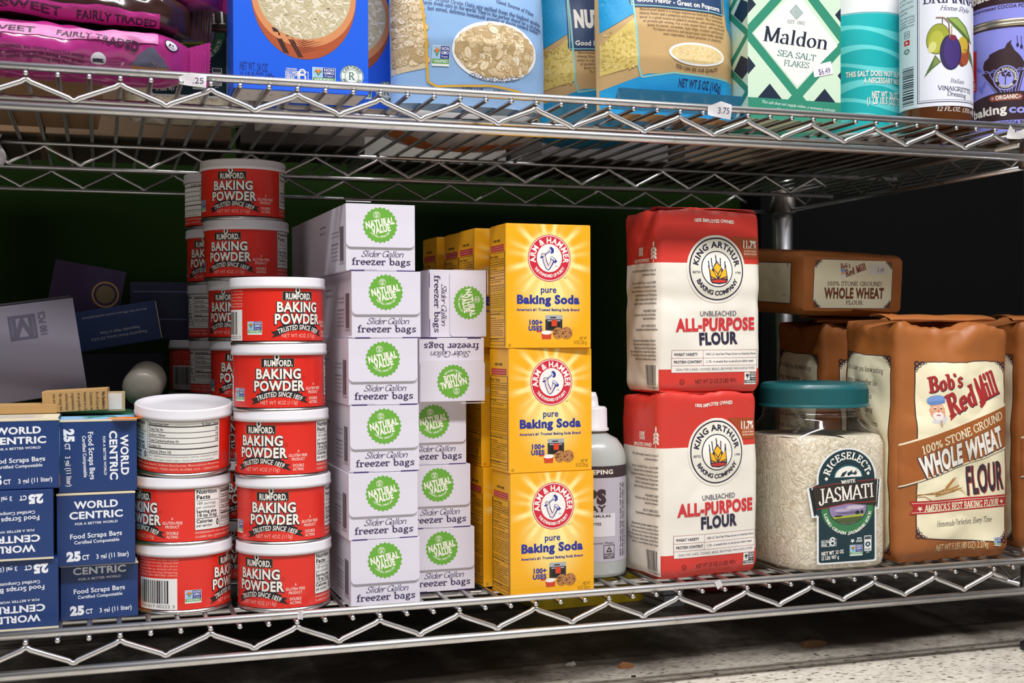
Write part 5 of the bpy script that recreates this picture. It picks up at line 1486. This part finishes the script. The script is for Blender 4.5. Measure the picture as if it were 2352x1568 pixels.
# sea salt carton
MW, MD, MH = 94., 52., 160.
m_mint = P('#cfe6cd', .45, coat=.1)
GRN, NV2 = '#2f8c70', '#17283c'
ms = empty('sea_salt_box')
mb = MB().box(-MW/2, MW/2, -MD/2, MD/2, 0, MH, m_mint, .6)
def lattice(A, off, box):
    A.box = box
    L_, T_, R_, B_ = (225, 285), (605, -165), (985, 300), (610, 735)
    for dx in (-770, 0, 770):
        for p, q_ in ((L_, B_), (L_, T_)) if dx else ((L_, B_), (T_, R_), (L_, T_), (B_, R_)):
            d = (q_[0]-p[0], q_[1]-p[1])
            A.line([(p[0]-d[0]*1.2+off+dx, p[1]-d[1]*1.2), (q_[0]+d[0]*1.2+off+dx, q_[1]+d[1]*1.2)], 62, GRN, 1)
    for cx, cy, s_ in ((400, 770, 1), (825, 780, 1), (205, 65, 1), (1000, 90, 1), (205, 530, .95), (1010, 560, .9), (0, 300, 1)):
        A.poly([(cx+off-92*s_, cy), (cx+off, cy-112*s_), (cx+off+92*s_, cy), (cx+off, cy+112*s_)], NV2, 2)
A = Art(235, 928, .131, .1156, True)
lattice(A, 0, (0, 0, MW, MH))
A.poly([(275, 288), (603, -70), (928, 330), (610, 668)], '#f3efe8', 3)
A.rect(235, 770, 953, 930, GRN, 3)
A.poly([(603, 38), (657, 98), (605, 155), (552, 97)], '#7f9c98', 4)
for k_ in (.8, .6, .4, .2): A.line([(603, 97-58*k_), (603+54*k_, 98), (604, 97+58*k_), (603-51*k_, 97), (603, 97-58*k_)], 3, '#e4ebe6', 5)
A.text('EST. 1882', 538, 186, 27, '#5f7a78', 4, 'serif', to=(672, 190)); A.text('Maldon', 352, 338, 116, NV2, 4, 'mod', to=(848, 368))
A.text('SEA SALT', 458, 442, 48, '#4f7f7c', 4, 'serif', to=(755, 462), sh=.1); A.text('FLAKES', 508, 514, 46, '#4f7f7c', 4, 'serif', to=(704, 522), sh=.1)
A.text('This salt does not supply iodine, a necessary nutrient', 336, 808, 22, '#eef4ee', 4, 'ital', to=(905, 842)); A.text('Net Wt. 8.5oz 240g', 450, 862, 24, '#eef4ee', 4, 'ital', to=(760, 875))
A.emit(mb, front(MW, MD), None, .06, .03)
A = Art(235, 928, .131*2.6, .1156, True)
A.box = (-MD, 0, 0, MH)
for y0 in (-200, 230, 660):
    A.line([(235, y0+60), (130, y0+270)], 26, GRN, 1); A.line([(130, y0-160), (235, y0+60)], 26, GRN, 1); A.line([(235, y0+60), (160, y0-100)], 20, GRN, 1)
    A.poly([(162, y0+300), (200, y0+205), (268, y0+300), (205, y0+390)], NV2, 2)
A.emit(mb, left(MW, MD), None, .06, .03)
mb.build('carton', ms)
mb = MB()
A = Art(235, 928, .131, .1156, True)
A.poly([(728, 500), (872, 452), (893, 548), (742, 588)], P('#ece9ee', .5), 5); A.text('$6.49', 778, 566, 44, '#5a4a80', 6, 0., to=(872, 545))
A.emit(mb, front(MW, MD), None, .1, .06); mb.build('price_sticker', ms)
MS = Proto(ms)
MS.put((Xat(1827.5, 16), 16+MD/2, ZU), 0, 'mint and green lattice sea salt box with price sticker $6.49', 'box', 'sea salt boxes')
# round salt canister
sc = empty('salt_canister')
m_tl = P('#19b4b8', .4, coat=.2)
mb = MB().lathe([(39, 0), (42, 0), (42.6, 1.5), (42, 3), (42, 190), (38, 192), (.01, 192)], P('#d8d8d4', .5), 72)
mb.build('canister_body', sc)
mb = MB().lathe([(42.1, 3), (42.1, 188)], P('#f0f1f2', .4, coat=.15), 120, cap=False)
A = Art(0, 0, 1)
zz = lambda yy: (1042-yy)*.1244
xw = lambda x_: 0+(x_-1206)*.1244
def wave(cols, y0, amp, ph, th, c, l):
    top_, bot_ = [], []
    for i in range(67):
        x_ = -132+i*4
        top_.append((x_, zz(y0)+amp*sin(x_*.048+ph))); bot_.append((x_, zz(y0)+amp*.7*sin(x_*.048+ph+.5)-th*(.62+.45*sin(x_*.048+ph+2.2))))
    for i in range(66): A.poly([top_[i], top_[i+1], bot_[i+1], bot_[i]], c, l, tr=False)
A.rect(-132, 3, 132, zz(70), m_tl, 1)
for y0, a_, ph, th in ((180, 3.5, 2.6, 12), (350, 4., 1.8, 11), (470, 4, 3.4, 9), (640, 5, 1.4, 12), (760, 4, 2.9, 10), (900, 5, 1.8, 12)): wave(None, y0, a_, ph, th, '#6bdadb', 2)
A.rect(-132, zz(66), 132, zz(60), '#15a3b0', 2)
for t, xa, xb, y_, h in (('THIS SALT DOES NOT SUPPLY IODIDE,', -14, 74, 572, 5.2), ('A NECESSARY NUTRIENT', 4, 62, 628, 5.2), ('NET WT. 26 OZ', 12, 44, 745, 6.2), ('(1 LB 10.5 OZ) 737g', 7, 52, 794, 6.2)):
    A.text(t, xa, zz(y_), h, W_, 5, .034, to=(xb, zz(y_))); A.text(t, xa+.5, zz(y_)-.6, h, '#158a98', 4, .034, to=(xb+.5, zz(y_)-.6))
A.emit(mb, cyl(42.1), 3., .06, .035)
mb.build('printed_wrap', sc)
SCN = Proto(sc)
SCN.put((Xat(1982, 100), 100, ZU), -38, 'round turquoise salt canister with wavy stripes beside the mint salt box', 'canister', 'salt canisters', scale=(.93, .93, .96))
# dressing bottle
dr = empty('dressing_bottle')
DRR = 33.
mb = MB().lathe([(30, 0), (32.2, 1), (32.6, 4), (32.6, 132), (31, 142), (24, 158), (15, 172), (13, 190), (13, 205)], P('#5a3218', .12, coat=.4), 64)
mb.build('glass_body', dr)
MB().lathe([(15, 204), (15, 222), (14, 224), (.01, 224)], P('#e8e4d8', .4), 40).build('cap', dr)
mb = MB().lathe([(DRR, 19), (DRR, 131)], P('#e4e7f2', .4, coat=.1), 120, cap=False)
def wd(x, y):
    u = min(max((x-480)/392, -1), 1)
    return (math.asin(u)*DRR/.0849+480, y) if abs(x-480) <= 392 else (x, y)
A = Art(480, 1517, .0849, .0849, True, warp=wd)
nv = '#2b2b50'
for a in ((285, 10, 293, 1252, 0), (304, 28, 307, 1228, 0)): A.rect(a[0], a[1], a[2], a[3], nv, 1)
for x0, x1 in frange(290, 860, 12)[:-1] and zip(frange(288, 866, 14), frange(288, 866, 14)[1:]): A.rect(x0, 1244, x1, 1252, nv, 1); A.rect(x0, 10, x1, 18, nv, 1); A.rect(x0, 1225, x1, 1228, nv, 1); A.rect(x0, 28, x1, 31, nv, 1)
for x0, x1 in zip(frange(100, 284, 5), frange(100, 284, 5)[1:]): A.rect(x0, 0, x1, 1290, '#cbdfe6', 0)
A.text('BRIANNAS', 350, 180, 118, nv, 2, 'serif', to=(871, 196)); A.text('Home Style', 520, 262, 52, '#4a4a70', 2, 'ital', to=(815, 280), sh=.1)
A.ell(500, 570, 122, 166, '#2c2c24', 1, rot=8); A.ell(500, 570, 116, 160, '#9aa02c', 2, rot=8); A.ell(480, 600, 78, 120, '#b3b63e', 3, rot=8); A.ell(440, 655, 40, 60, '#d6d584', 4, rot=20)
A.ell(760, 700, 62, 168, '#7a3a22', 2, rot=6); A.ell(752, 640, 54, 100, '#c4a83a', 3, rot=6); A.ell(775, 760, 42, 92, '#9c4a2e', 3, rot=6)
A.ell(628, 718, 112, 190, '#2a2350', 4); A.ell(640, 712, 82, 176, '#3f2a72', 5); A.ell(650, 560, 40, 30, '#7a2440', 6)
A.poly([(580, 345), (700, 340), (790, 440), (842, 610), (760, 540), (660, 440)], '#53702c', 6); A.poly([(600, 350), (700, 352), (780, 450), (815, 560), (720, 460)], '#93ab58', 7)
A.poly([(470, 740), (530, 820), (440, 890), (355, 978), (400, 880)], '#4f6c34', 2); A.poly([(470, 760), (520, 820), (440, 870)], '#7a8f4a', 3)
A.line([(478, 340), (560, 345), (610, 400), (620, 560)], 14, '#8a6a5a', 7); A.line([(545, 350), (545, 410)], 10, '#6a5a3a', 7); A.line([(640, 430), (640, 530)], 10, '#a8a25a', 7); A.poly([(800, 640), (840, 720), (868, 900), (820, 780)], '#4f6c34', 2)
A.text('Italian', 622, 1042, 48, '#4a4a62', 2, 'ital', to=(765, 1056)); A.text('VINAIGRETTE', 498, 1120, 46, '#3f3f58', 2, 'serif', to=(832, 1148)); A.text('Dressing', 595, 1184, 50, '#3f3f58', 2, 'serif', to=(786, 1202))
for t, y, xa in (('Packaging separates', 45, 100), ('naturally. Shake', 95, 100), ('for best taste.', 140, 100), ('Refrigerate after', 200, 104), ('opening.', 245, 106), ('For recycling', 300, 106), ('recipes and', 335, 106), ('more, visit', 365, 110), ('BRIANNAS.com', 400, 102)):
    A.text(t, xa, y, 24, '#3a4660', 2, 'ital', to=(xa+150 if y != 245 else xa+80, y-12))
A.frame(148, 435, 205, 510, 5, '#3a3050', 2); A.ring(176, 472, 18, 12, '#3a3050', 2, 24); A.rect(146, 530, 205, 590, '#c0202c', 2, 10); A.poly([(165, 545), (190, 560), (165, 575)], W_, 3); A.ring(174, 655, 30, 20, '#2c3a48', 2, 3, 90, 450); A.ring(174, 655, 32, 25, '#2c3a48', 2, 6)
A.barcode(128, 835, 246, 1250, '#1c2438', 2, 8, vert=True)
A.emit(mb, cyl(DRR), 2.4, .06, .035)
mb.build('paper_label', dr)
mb = MB()
A = Art(480, 1517, .0849, .0849, True, warp=wd)
A.text('12 FL.OZ. (355 mL)', 482, 1345, 46, '#e8e4e0', 1, 'ital', to=(866, 1362)); A.emit(mb, cyl(32.7), 4.5, .1, .03); mb.build('volume_print', dr)
DR = Proto(dr)
DR.put((Xat(2151, 33), 33, ZU), -37, 'vinaigrette bottle with white plum label beside the turquoise canister', 'bottle', 'salad dressing bottles')
# cocoa tins
ct = empty('cocoa_tin')
CR = 39.3
m_lil = P('#8d90e2', .38, coat=.15)
MB().lathe([(38, 0), (40.3, 0), (40.3, 2.4), (39.1, 3.2), (39.1, 109), (40.3, 110), (40.3, 112.6), (38.5, 112.8), (38, 111.5), (.01, 111.5)], P('#c9bfa8', .3, 1.), 72).build('tin_body', ct)
mb = MB().lathe([(CR, 3.4), (CR, 108.8)], m_lil, 120, cap=False)
def wc(x, y):
    u = (x-1308)/452
    return (math.asin(min(max(u, -.999), .999))*CR/.0872+1308, y) if abs(u) < 1 else (x, y)
A = Art(1308, 1576, .0872, .0872, True, warp=wc)
cb = '#30181e'
def band(y0, y1, c, l, cv=0):
    n = 60
    for i in range(n):
        a, b_ = -pi*CR+2*pi*CR*i/n, -pi*CR+2*pi*CR*(i+1)/n
        f = lambda q_: cv*cos(min(max(q_/26, -1.57), 1.57))
        A.poly([(a, (1576-y1)*.0872), (b_, (1576-y1)*.0872), (b_, (1576-y0)*.0872+f(b_)), (a, (1576-y0)*.0872+f(a))], c, l, tr=False)
band(285, 345, cb, 1); band(1115, 1372, cb, 1, 5.5)
A.poly([(1300, 488), (1262, 520), (1235, 570), (1180, 580), (1130, 600), (1080, 620), (1070, 655), (1025, 690), (1012, 750), (1030, 815), (1430, 815), (1442, 740), (1410, 680), (1380, 640), (1340, 600), (1320, 560), (1300, 520), (1310, 490)], cb, 2)
A.poly([(1000, 825), (1446, 825), (1385, 1070), (1150, 1070)], cb, 3)
for xa, xb in ((1010, 1160), (1078, 1205), (1125, 1240), (1200, 1268), (1260, 1290), (1330, 1315), (1390, 1345), (1430, 1372)): A.line([(xa, 840), (xb, 1060)], 9, '#8d90e2', 4)
for i in range(5): A.ring(1040+i*90, 840, 44, 37, '#8d90e2', 4, 14, 180, 360)
A.ell(1250, 900, 132, 138, '#9a9de8', 5); A.ell(1250, 900, 120, 126, cb, 6); A.ell(1250, 902, 80, 90, '#9a9de8', 7)
A.arc('EQUAL EXCHANGE', 1250, 900, 90, 24, W_, 200, -20, 8, .034); A.arc('CHOCOLATES', 1250, 900, 112, 24, W_, 225, 315, 8, .034, inside=True)
A.line([(1245, 980), (1245, 890), (1215, 850)], 10, cb, 8); A.line([(1245, 900), (1280, 850)], 8, cb, 8)
for x_, y_ in ((1215, 845), (1245, 830), (1280, 850), (1225, 870), (1265, 870), (1290, 880)): A.ell(x_, y_, 17, 14, cb, 8, 12)
for i in range(3): A.line([(1366+i*42, 440+i*8), (1372+i*40, 530+i*20)], 7, '#241a4a', 3); A.ell(1371+i*40, 545+i*22, 15, 24, '#241a4a', 3, 16)
for i, (x_, y_) in enumerate(((960, 760), (990, 1000), (920, 1040), (1020, 960))): A.ell(x_, y_, 50, 16, '#6f74cf', 2, 16, rot=40+25*i)
A.rect(870, 540, 945, 1000, '#c2222c', 5); A.rect(870, 565, 912, 745, '#e6e4e6', 6); A.text('EQUAL', 872, 872, 70, W_, 6, .034, to=(924, 870)); A.text('EXCHANGE', 872, 948, 50, W_, 6, .034, to=(930, 946)); A.text('FAIRLY TRADED', 872, 985, 20, W_, 6, .018, to=(932, 980))
A.poly([(1072, 1115), (1095, 1085), (1405, 1085), (1430, 1115), (1405, 1152), (1095, 1152)], '#93462f', 4); A.text('ORGANIC', 1140, 1137, 44, W_, 5, .034, to=(1378, 1135))
for cx_ in (1112, 1394): A.star(cx_, 1118, 20, '#c9c4f0', 5, 6, .3)
A.text('baking', 830, 1312, 92, W_, 5, .034, to=(1258, 1286)); A.text('cocoa', 1275, 1290, 86, '#9a9de8', 5, .034, to=(1660, 1310))
A.text('Dutch-processed COCOA POWDER', 890, 1420, 36, cb, 3, .018, to=(1600, 1420))
A.emit(mb, cyl(CR), 2.6, .06, .035)
mb.build('paper_label', ct)
CT = Proto(ct)
CT.put((Xat(2322, 70), 70, ZU), -39, 'lilac and brown baking cocoa tin with cupcake, lower of two at the right edge', 'tin', 'baking cocoa tins')
CT.put((Xat(2322, 70), 70, ZU+112.9), -41, 'lilac and brown baking cocoa tin stacked on the other, cut by the top right corner', 'tin', 'baking cocoa tins')
# second row on the upper shelf, seen through the wires
MS.put((Xat(1780, 100), 100+MD/2, ZU), 3, 'mint and green sea salt box behind the front one, seen through the wires', 'box', 'sea salt boxes')
DR.put((Xat(2120, 106), 106, ZU), 20, 'dressing bottle behind the front one, brown base seen through the wires', 'bottle', 'salad dressing bottles')
# chocolate chip bags
PNK, PLT = '#a8307c', '#c978ab'
def chip_bag(c, band_c, ink, L, a_, b_, rows, seed, white=False, blob=None):
    root = empty('chocolate_chip_bag')
    m = P(c, .2, coat=.5)
    CRP = 17.
    def sec(x, t):
        u = min(1, max(0, (L/2-abs(x)-0)/28))
        k = sin(u*pi/2)**.75
        e = .8
        n_ = noise.noise((x*.03, t*1.3, seed))*3.0+noise.noise((x*.09+t, t*2.6, seed+3))*1.6
        ct_, st_ = cos(t), sin(t)
        y = -math.copysign(abs(ct_)**e, ct_)*b_*k
        z = math.copysign(abs(st_)**e, st_)*a_*(.66+.34*k)
        return (x, y-n_*k*(1 if ct_ > 0 else -.5), z+(n_*.6*k if ct_ > 0 else n_*.3*k))
    mb = MB()
    xs_ = frange(-L/2, L/2, 90); ts = frange(-pi, pi, 64)
    mb.grid(lambda x, t: sec(x, t), xs_, ts, m)
    A = Art()
    A.rect(-L/2+14, 4 if band_c == PLT else -17, L/2-24, 17 if band_c == PLT else -2, band_c, 1)
    for t, x0, y0, x1, y1, h, cc in rows: A.text(t, x0, y0, h, cc, 3, .034, to=(x1, y1))
    if white: A.poly([(-95, -16), (-40, -15), (-38, -7), (-95, -9)], '#d8d6dc', 2)
    if blob:
        bx, by = blob
        A.ell(bx, by-3, 13, 5, '#a8702c', 2); A.poly([(bx-14, by-2), (bx-7, by+8), (bx+2, by+11), (bx+10, by+6), (bx+15, by-2), (bx, by-4)], '#5a5a72' if c != '#38211e' else '#5a3a24', 3)
        A.ell(bx-36, by+1, 5.5, 5.5, '#dcdce4', 3); A.rect(bx-40, by-2, bx-32, by+1.5, '#3a2a4a', 4)
        A.ell(bx+16, by+17, 5, 5, '#e6e2ea', 3); A.ring(bx+16, by+17, 5.2, 4.4, '#2a1a2a', 4, 20); A.poly([(bx+13.5, by+14.5), (bx+15.5, by+20), (bx+16, by+14)], '#2a1a2a', 4); A.poly([(bx+18.5, by+14.5), (bx+16.5, by+20), (bx+16.3, by+14)], '#2a1a2a', 4)
    def mapf(x, y, z):
        t = y/(a_*1.25)
        p = sec(x, t); q_ = sec(x, t)
        return (p[0], p[1]-z*1.2*cos(t), p[2]+z*1.2*sin(t))
    A.emit(mb, mapf, 4, .5, .04)
    mb.build('printed_wrapper', root)
    for sg in (-1, 1):
        cm = MB()
        def cr_(u, v, sg=sg):
            x = sg*(L/2-1.5+u*CRP)
            zz_ = (v-.5)*2*a_*(.68+.3*u)
            return (x+(1.2 if u > .97 and int(round(v*28)) % 2 else 0)*sg, (.5*sin(u*9*pi)+3*sin(v*3+seed)*u), zz_+1.5*sin(v*4+seed)*u)
        cm.grid(cr_, frange(0, 1, 36), frange(0, 1, 28), m)
        cm.build('crimped_seal', root)
    return root
g = 'pink and brown chocolate chip bags'
q = '#5a1c48'
b1 = chip_bag(PNK, PLT, q, 196, 19, 36, [('BITTERSWEET', -85, 10, -12, 6, 5.6, '#3a1030'), ('CHOCOLATE CHIPS', -74, 3.5, -34, 1, 2.6, q), ('FAIRLY TRADED', 2, 8, 60, -1, 5.2, '#3a1030'), ('AT EQUAL EXCHANGE, WE TRADE DIRECTLY WITH', -55, -5, 22, -8, 2.2, q), ('small farmer cooperatives to bring you great', -55, -9, 22, -12, 2.2, q), ('food and fair trade. Supporting the farmers', -55, -13, 20, -16, 2.2, q)], 2.1, True, (68, -9))
b1.location = ((Xat(437, 48)-98)*.001, .050, (ZU+24.5)*.001); b1.rotation_euler = (0, rad(1.5), rad(-1))
tag(b1, 'pink chocolate chip bag lying lowest on the wires at the upper left', 'bag', g)
b2 = chip_bag('#38211e', '#b52a86', q, 200, 15, 34, [('BITTERSWEET', -80, -12, 6, -13, 7.5, '#4a1238'), ('FAIRLY TRADED', 16, -12.5, 74, -15, 6.0, '#2a0c20')], 7.7, False, None)
b2.location = ((Xat(440, 56)-99)*.001, .058, (ZU+24.5+36)*.001); b2.rotation_euler = (0, rad(3), rad(-1))
tag(b2, 'dark brown chocolate chip bag with pink stripe lying on the pink one', 'bag', g)
b3 = chip_bag(PNK, PLT, q, 190, 16, 34, [('FAIRLY TRADED', 0, 8, 60, 4, 5.2, '#3a1030')], 4.4, False, (60, -8))
b3.location = ((Xat(520, 72)-96)*.001, .070, (ZU+24.5+36+31)*.001); b3.rotation_euler = (0, rad(5), rad(2))
tag(b3, 'pink chocolate chip bag on top of the pile at the upper left corner', 'bag', g)
# things lying farther back on the upper shelf
def carton(name, W, D, H, m, loc, rz, lab, strip=None):
    o = empty(name, loc, rz)
    mb = MB().box(-W/2, W/2, -D/2, D/2, 0, H, m, .6)
    mb.build('carton', o)
    if strip: MB().box(-W/2+6, W/2-6, -D/2+6, D/2-6, -.5, .1, P(strip, .6), .1).build('bottom_flap', o)
    return tag(o, lab, 'box')
carton('cardboard_tray', 175, 120, 45, P('#8a6a48', .8, bump=.1, bscale=100.), (-35, 190, ZU+.6), 2, 'brown cardboard tray behind the chip bags, underside seen through the wires', '#7a5c3e')
carton('white_carton', 120, 80, 120, P('#c9c4bf', .6), (250, 178, ZU+.6), 3, 'pale carton behind the blue rice boxes, underside seen through the wires', '#bdb6ae')
carton('dark_carton', 122, 130, 190, P('#4a423c', .6), (248, 350, ZU+.6), -4, 'dark brown carton deep on the upper shelf behind the pale one', '#3c352f')
# cartons added on the rear half of the upper shelf to shade the back
for i, (x_, W2, D2, H2, c_, lab) in enumerate([(-75, 150, 190, 210, '#6d5236', 'brown shipping carton added for shade, deep on the upper shelf, farthest left'), (92, 170, 190, 250, '#5f4a34', 'brown shipping carton added for shade, deep on the upper shelf behind the rice jar'), (568, 150, 180, 230, '#4f4a48', 'grey shipping carton added for shade, deep on the upper shelf behind the blue bag'), (745, 170, 200, 240, '#5a4632', 'brown shipping carton added for shade, deep on the upper shelf behind the salt'), (404, 160, 110, 220, '#7a766f', 'pale shipping carton added for shade, deep on the upper shelf behind the orange bag')]):
    carton('shade_carton', W2, D2, H2, P(c_, .75, bump=.06, bscale=150.), (x_, 380 if D2 > 120 else 425, ZU+.6), [1, -2, 2, 0, -1][i], lab, '#3d3226')
carton('shade_carton', 160, 130, 200, P('#5a4632', .75, bump=.06, bscale=150.), (820, 205, ZU+.6), 0, 'brown shipping carton added for shade, on the upper shelf behind the cocoa tins', '#3d3226')
def lying_pouch(name, W, L, T, c, c2, loc, rz, lab, seed):
    o = empty(name, loc, rz)
    mb = MB()
    def sf(x, y, sg):
        u, v = x/(W/2), y/(L/2)
        t = T/2*max(0, 1-abs(u)**2.6)**.6*max(0, 1-abs(v)**3)**.7
        return (x, y, T/2+sg*(t+1.2*noise.noise((x*.04, y*.04, seed))*min(1, t/5)))
    us, vs_ = frange(-W/2, W/2, 24), frange(-L/2, L/2, 24)
    f = lambda x, y: c2 if abs(y+x*.2+8*sin(x*.08)) < L*.16 else c
    mb.grid(lambda x, y: sf(x, y, 1), us, vs_, None, True, f)
    mb.grid(lambda x, y: sf(x, y, -1), us, vs_, None, True, f, flip=True)
    mb.build('printed_pouch', o)
    return tag(o, lab, 'bag')
lying_pouch('snack_bag', 150, 120, 40, P('#d9d5d2', .4), P('#d8752a', .4), (405, 270, ZU+.5), 4, 'white and orange bag lying deep on the upper shelf, underside seen through the wires', 3.)
lying_pouch('snack_bag', 120, 110, 45, P('#1b86b8', .4), P('#1b86b8', .4), (520, 215, ZU+.5), -3, 'blue bag lying behind the nutritional yeast on the upper shelf', 6.)
# price tags and scraps of paper on the rails
def paper_tag(name, pts, Y, c, lab, txt=None, tz=None, fold=2.):
    o = empty(name, (0, 0, 0))
    ps = [(Xat(px, Y), Y, z) for px, z in pts]
    cx, cz = sum(p[0] for p in ps)/len(ps), sum(p[2] for p in ps)/len(ps)
    o.location = (cx*.001, Y*.001, cz*.001)
    q_ = [(p[0]-cx, p[2]-cz) for p in ps]
    A = Art(); mb = MB()
    xs_ = [p[0] for p in q_]; hw = max(xs_)-min(xs_)
    f = lambda x, y, z: (x, -fold*(.5+.5*sin(x/hw*3+y*.2))-z, y)
    A.poly(q_, P(c, .6), 1)
    if txt: A.text(txt[0], txt[1], txt[2], txt[3], '#4a4468', 3, 0., 'c', fit=txt[4])
    A.emit(mb, f, 2.0, .0, .05)
    v = [f(x, y, -.25) for x, y in q_]
    B2 = Art(); B2.poly(q_, P(c, .6), 1)
    n0 = len(mb.f); B2.emit(mb, lambda x, y, z: f(x, y, -.25), 2.0)
    for i in range(n0, len(mb.f)): mb.f[i].reverse()
    mb.build('paper', o)
    return tag(o, lab, 'price tag')
paper_tag('price_tag', [(414, 409), (414, 403.5), (440, 402.5), (476, 401.5), (477, 411), (440, 412)], -3.4, '#e2dde4', 'white price tag reading .25 stuck on the upper rail below the chip bags', ('.25', 4.5, -2.2, 4.2, 8.5))
paper_tag('price_tag', [(1628, 411), (1627, 403.5), (1678, 400.5), (1680, 413), (1655, 415.5)], -3.4, '#d6d4d8', 'white price tag reading 3.75 on the upper rail below the yeast bags', ('3.75', 3.5, -3.4, 5.0, 11))
paper_tag('paper_scrap', [(2312, 398), (2318, 410.5), (2330, 404), (2352, 408), (2360, 400), (2340, 398)], -3.6, '#dcd9da', 'torn white paper scrap on the right end of the upper rail', None, None, 3.)
paper_tag('paper_scrap', [(681, 9), (681, 2.5), (692, 2.), (693, 9)], -3.4, '#d8d6da', 'small white paper scrap on the lower rail under the cans')
paper_tag('paper_scrap', [(1640, 7.0), (1649, 9.5), (1656, 4.5), (1647, .5)], -3.6, '#dddbe0', 'small white torn scrap on the lower rail under the flour sacks')
o = empty('paper_scrap', (Xat(-6, 302), 302, 408)); 
mb = MB().grid(lambda u, v: (-6+u*12+3*sin(v*7), -2+3*sin(u*3+v*5), -30+v*34), frange(0, 1, 8), frange(0, 1, 16), P('#c9c3cc', .6)); mb.build('paper', o)
tag(o, 'torn white paper hanging on a middle rail at the left edge', 'paper')
# ---------------------------------------------------------------- on the floor below
def flr(name, W, D, H, c, px, Y, rz, lab, parts=()):
    o = empty(name, (Xat(px, Y), Y, FZ+.3), rz)
    MB().box(-W/2, W/2, -D/2, D/2, 0, H, P(c, .5), .8).build('carton', o)
    for nm_, m, b in parts: MB().box(*b, P(m, .5), .2).build(nm_, o)
    return tag(o, lab, 'box')
flr('yellow_carton', 140, 90, 50, '#c2a51c', 1322, 370, 6, 'yellow carton on the floor under the lower shelf', [('printed_panel', '#6a6a58', (-58, 40, -45.5, -44.8, 30, 36))])
o = empty('magazine_stack', (Xat(1484, 340), 350, FZ+.3), 8)
for i in range(6): MB().box(-12+i % 2, 16-(i % 3), -60, 60, i*7, i*7+5.6, P('#8a8a8c', .7), .3).build('magazine', o)
tag(o, 'stack of grey booklets on the floor beside the yellow carton', 'books')
o = empty('red_tin', (Xat(1616, 380), 380, FZ+.3))
MB().lathe([(34, 0), (36, 2), (36, 44), (34, 46), (.01, 46)], P('#a8161a', .35), 48).build('tin_body', o)
MB().lathe([(36.6, 40), (36.8, 47), (34, 48), (.01, 48)], P('#8c1216', .4), 48).build('lid', o)
tag(o, 'round red tin on the floor under the lower shelf', 'tin')
flr('brown_carton', 60, 60, 50, '#7a4a24', 1715, 380, -5, 'brown carton on the floor right of the red tin', [('tape', '#96683c', (-30.4, 30.4, -30.4, -30, 20, 28))])
def crumb(name, pts, c, px, py_, lab):
    d = (_f+_R*((px-1176)/FPX)-_U*((py_-784)/FPX))
    t = (FZ-CAM.z)/d.z
    p = CAM+d*t
    o = MB()
    top_ = [(x, y, h) for x, y, h in pts]
    n = len(pts)
    vs = [(x, y, 0) for x, y, h in pts]+[(x*.8, y*.8, h) for x, y, h in pts]
    o.add(vs, [list(range(n))[::-1], list(range(n, 2*n))]+[[i, (i+1) % n, n+(i+1) % n, n+i] for i in range(n)], P(c, .8, bump=.2, bscale=200., var=.3))
    ob_ = o.build(name, None, (p.x, p.y, FZ+.1))
    return tag(ob_, lab, 'debris')
crumb('bark_piece', [(-14, -4, 5), (-6, -5, 6.5), (8, -4.5, 6), (15, -2, 4.5), (14, 3, 4), (2, 5, 6), (-12, 4, 5)], '#6b4a28', 1868, 1484, 'brown stick of debris lying on the dirty floor under the shelf')
crumb('dry_leaf', [(-7, -3, 2), (2, -5, 3), (8, -1, 2), (6, 4, 3), (-2, 5, 4), (-8, 3, 2)], '#7a4c26', 1438, 1532, 'curled brown leaf on the floor near the bottom edge')
crumb('paper_crumb', [(-6, -2, 1), (0, -5, 2), (5, -2, 1.5), (6, 4, 2), (-3, 3, 1)], '#8a837a', 1310, 1526, 'grey scrap on the floor left of the curled leaf')
crumb('dark_crumb', [(-3, -1, 1), (1, -2, 1), (3, 1, 1), (-1, 2, 1)], '#201c18', 1455, 1554, 'tiny dark crumb on the floor below the curled leaf')
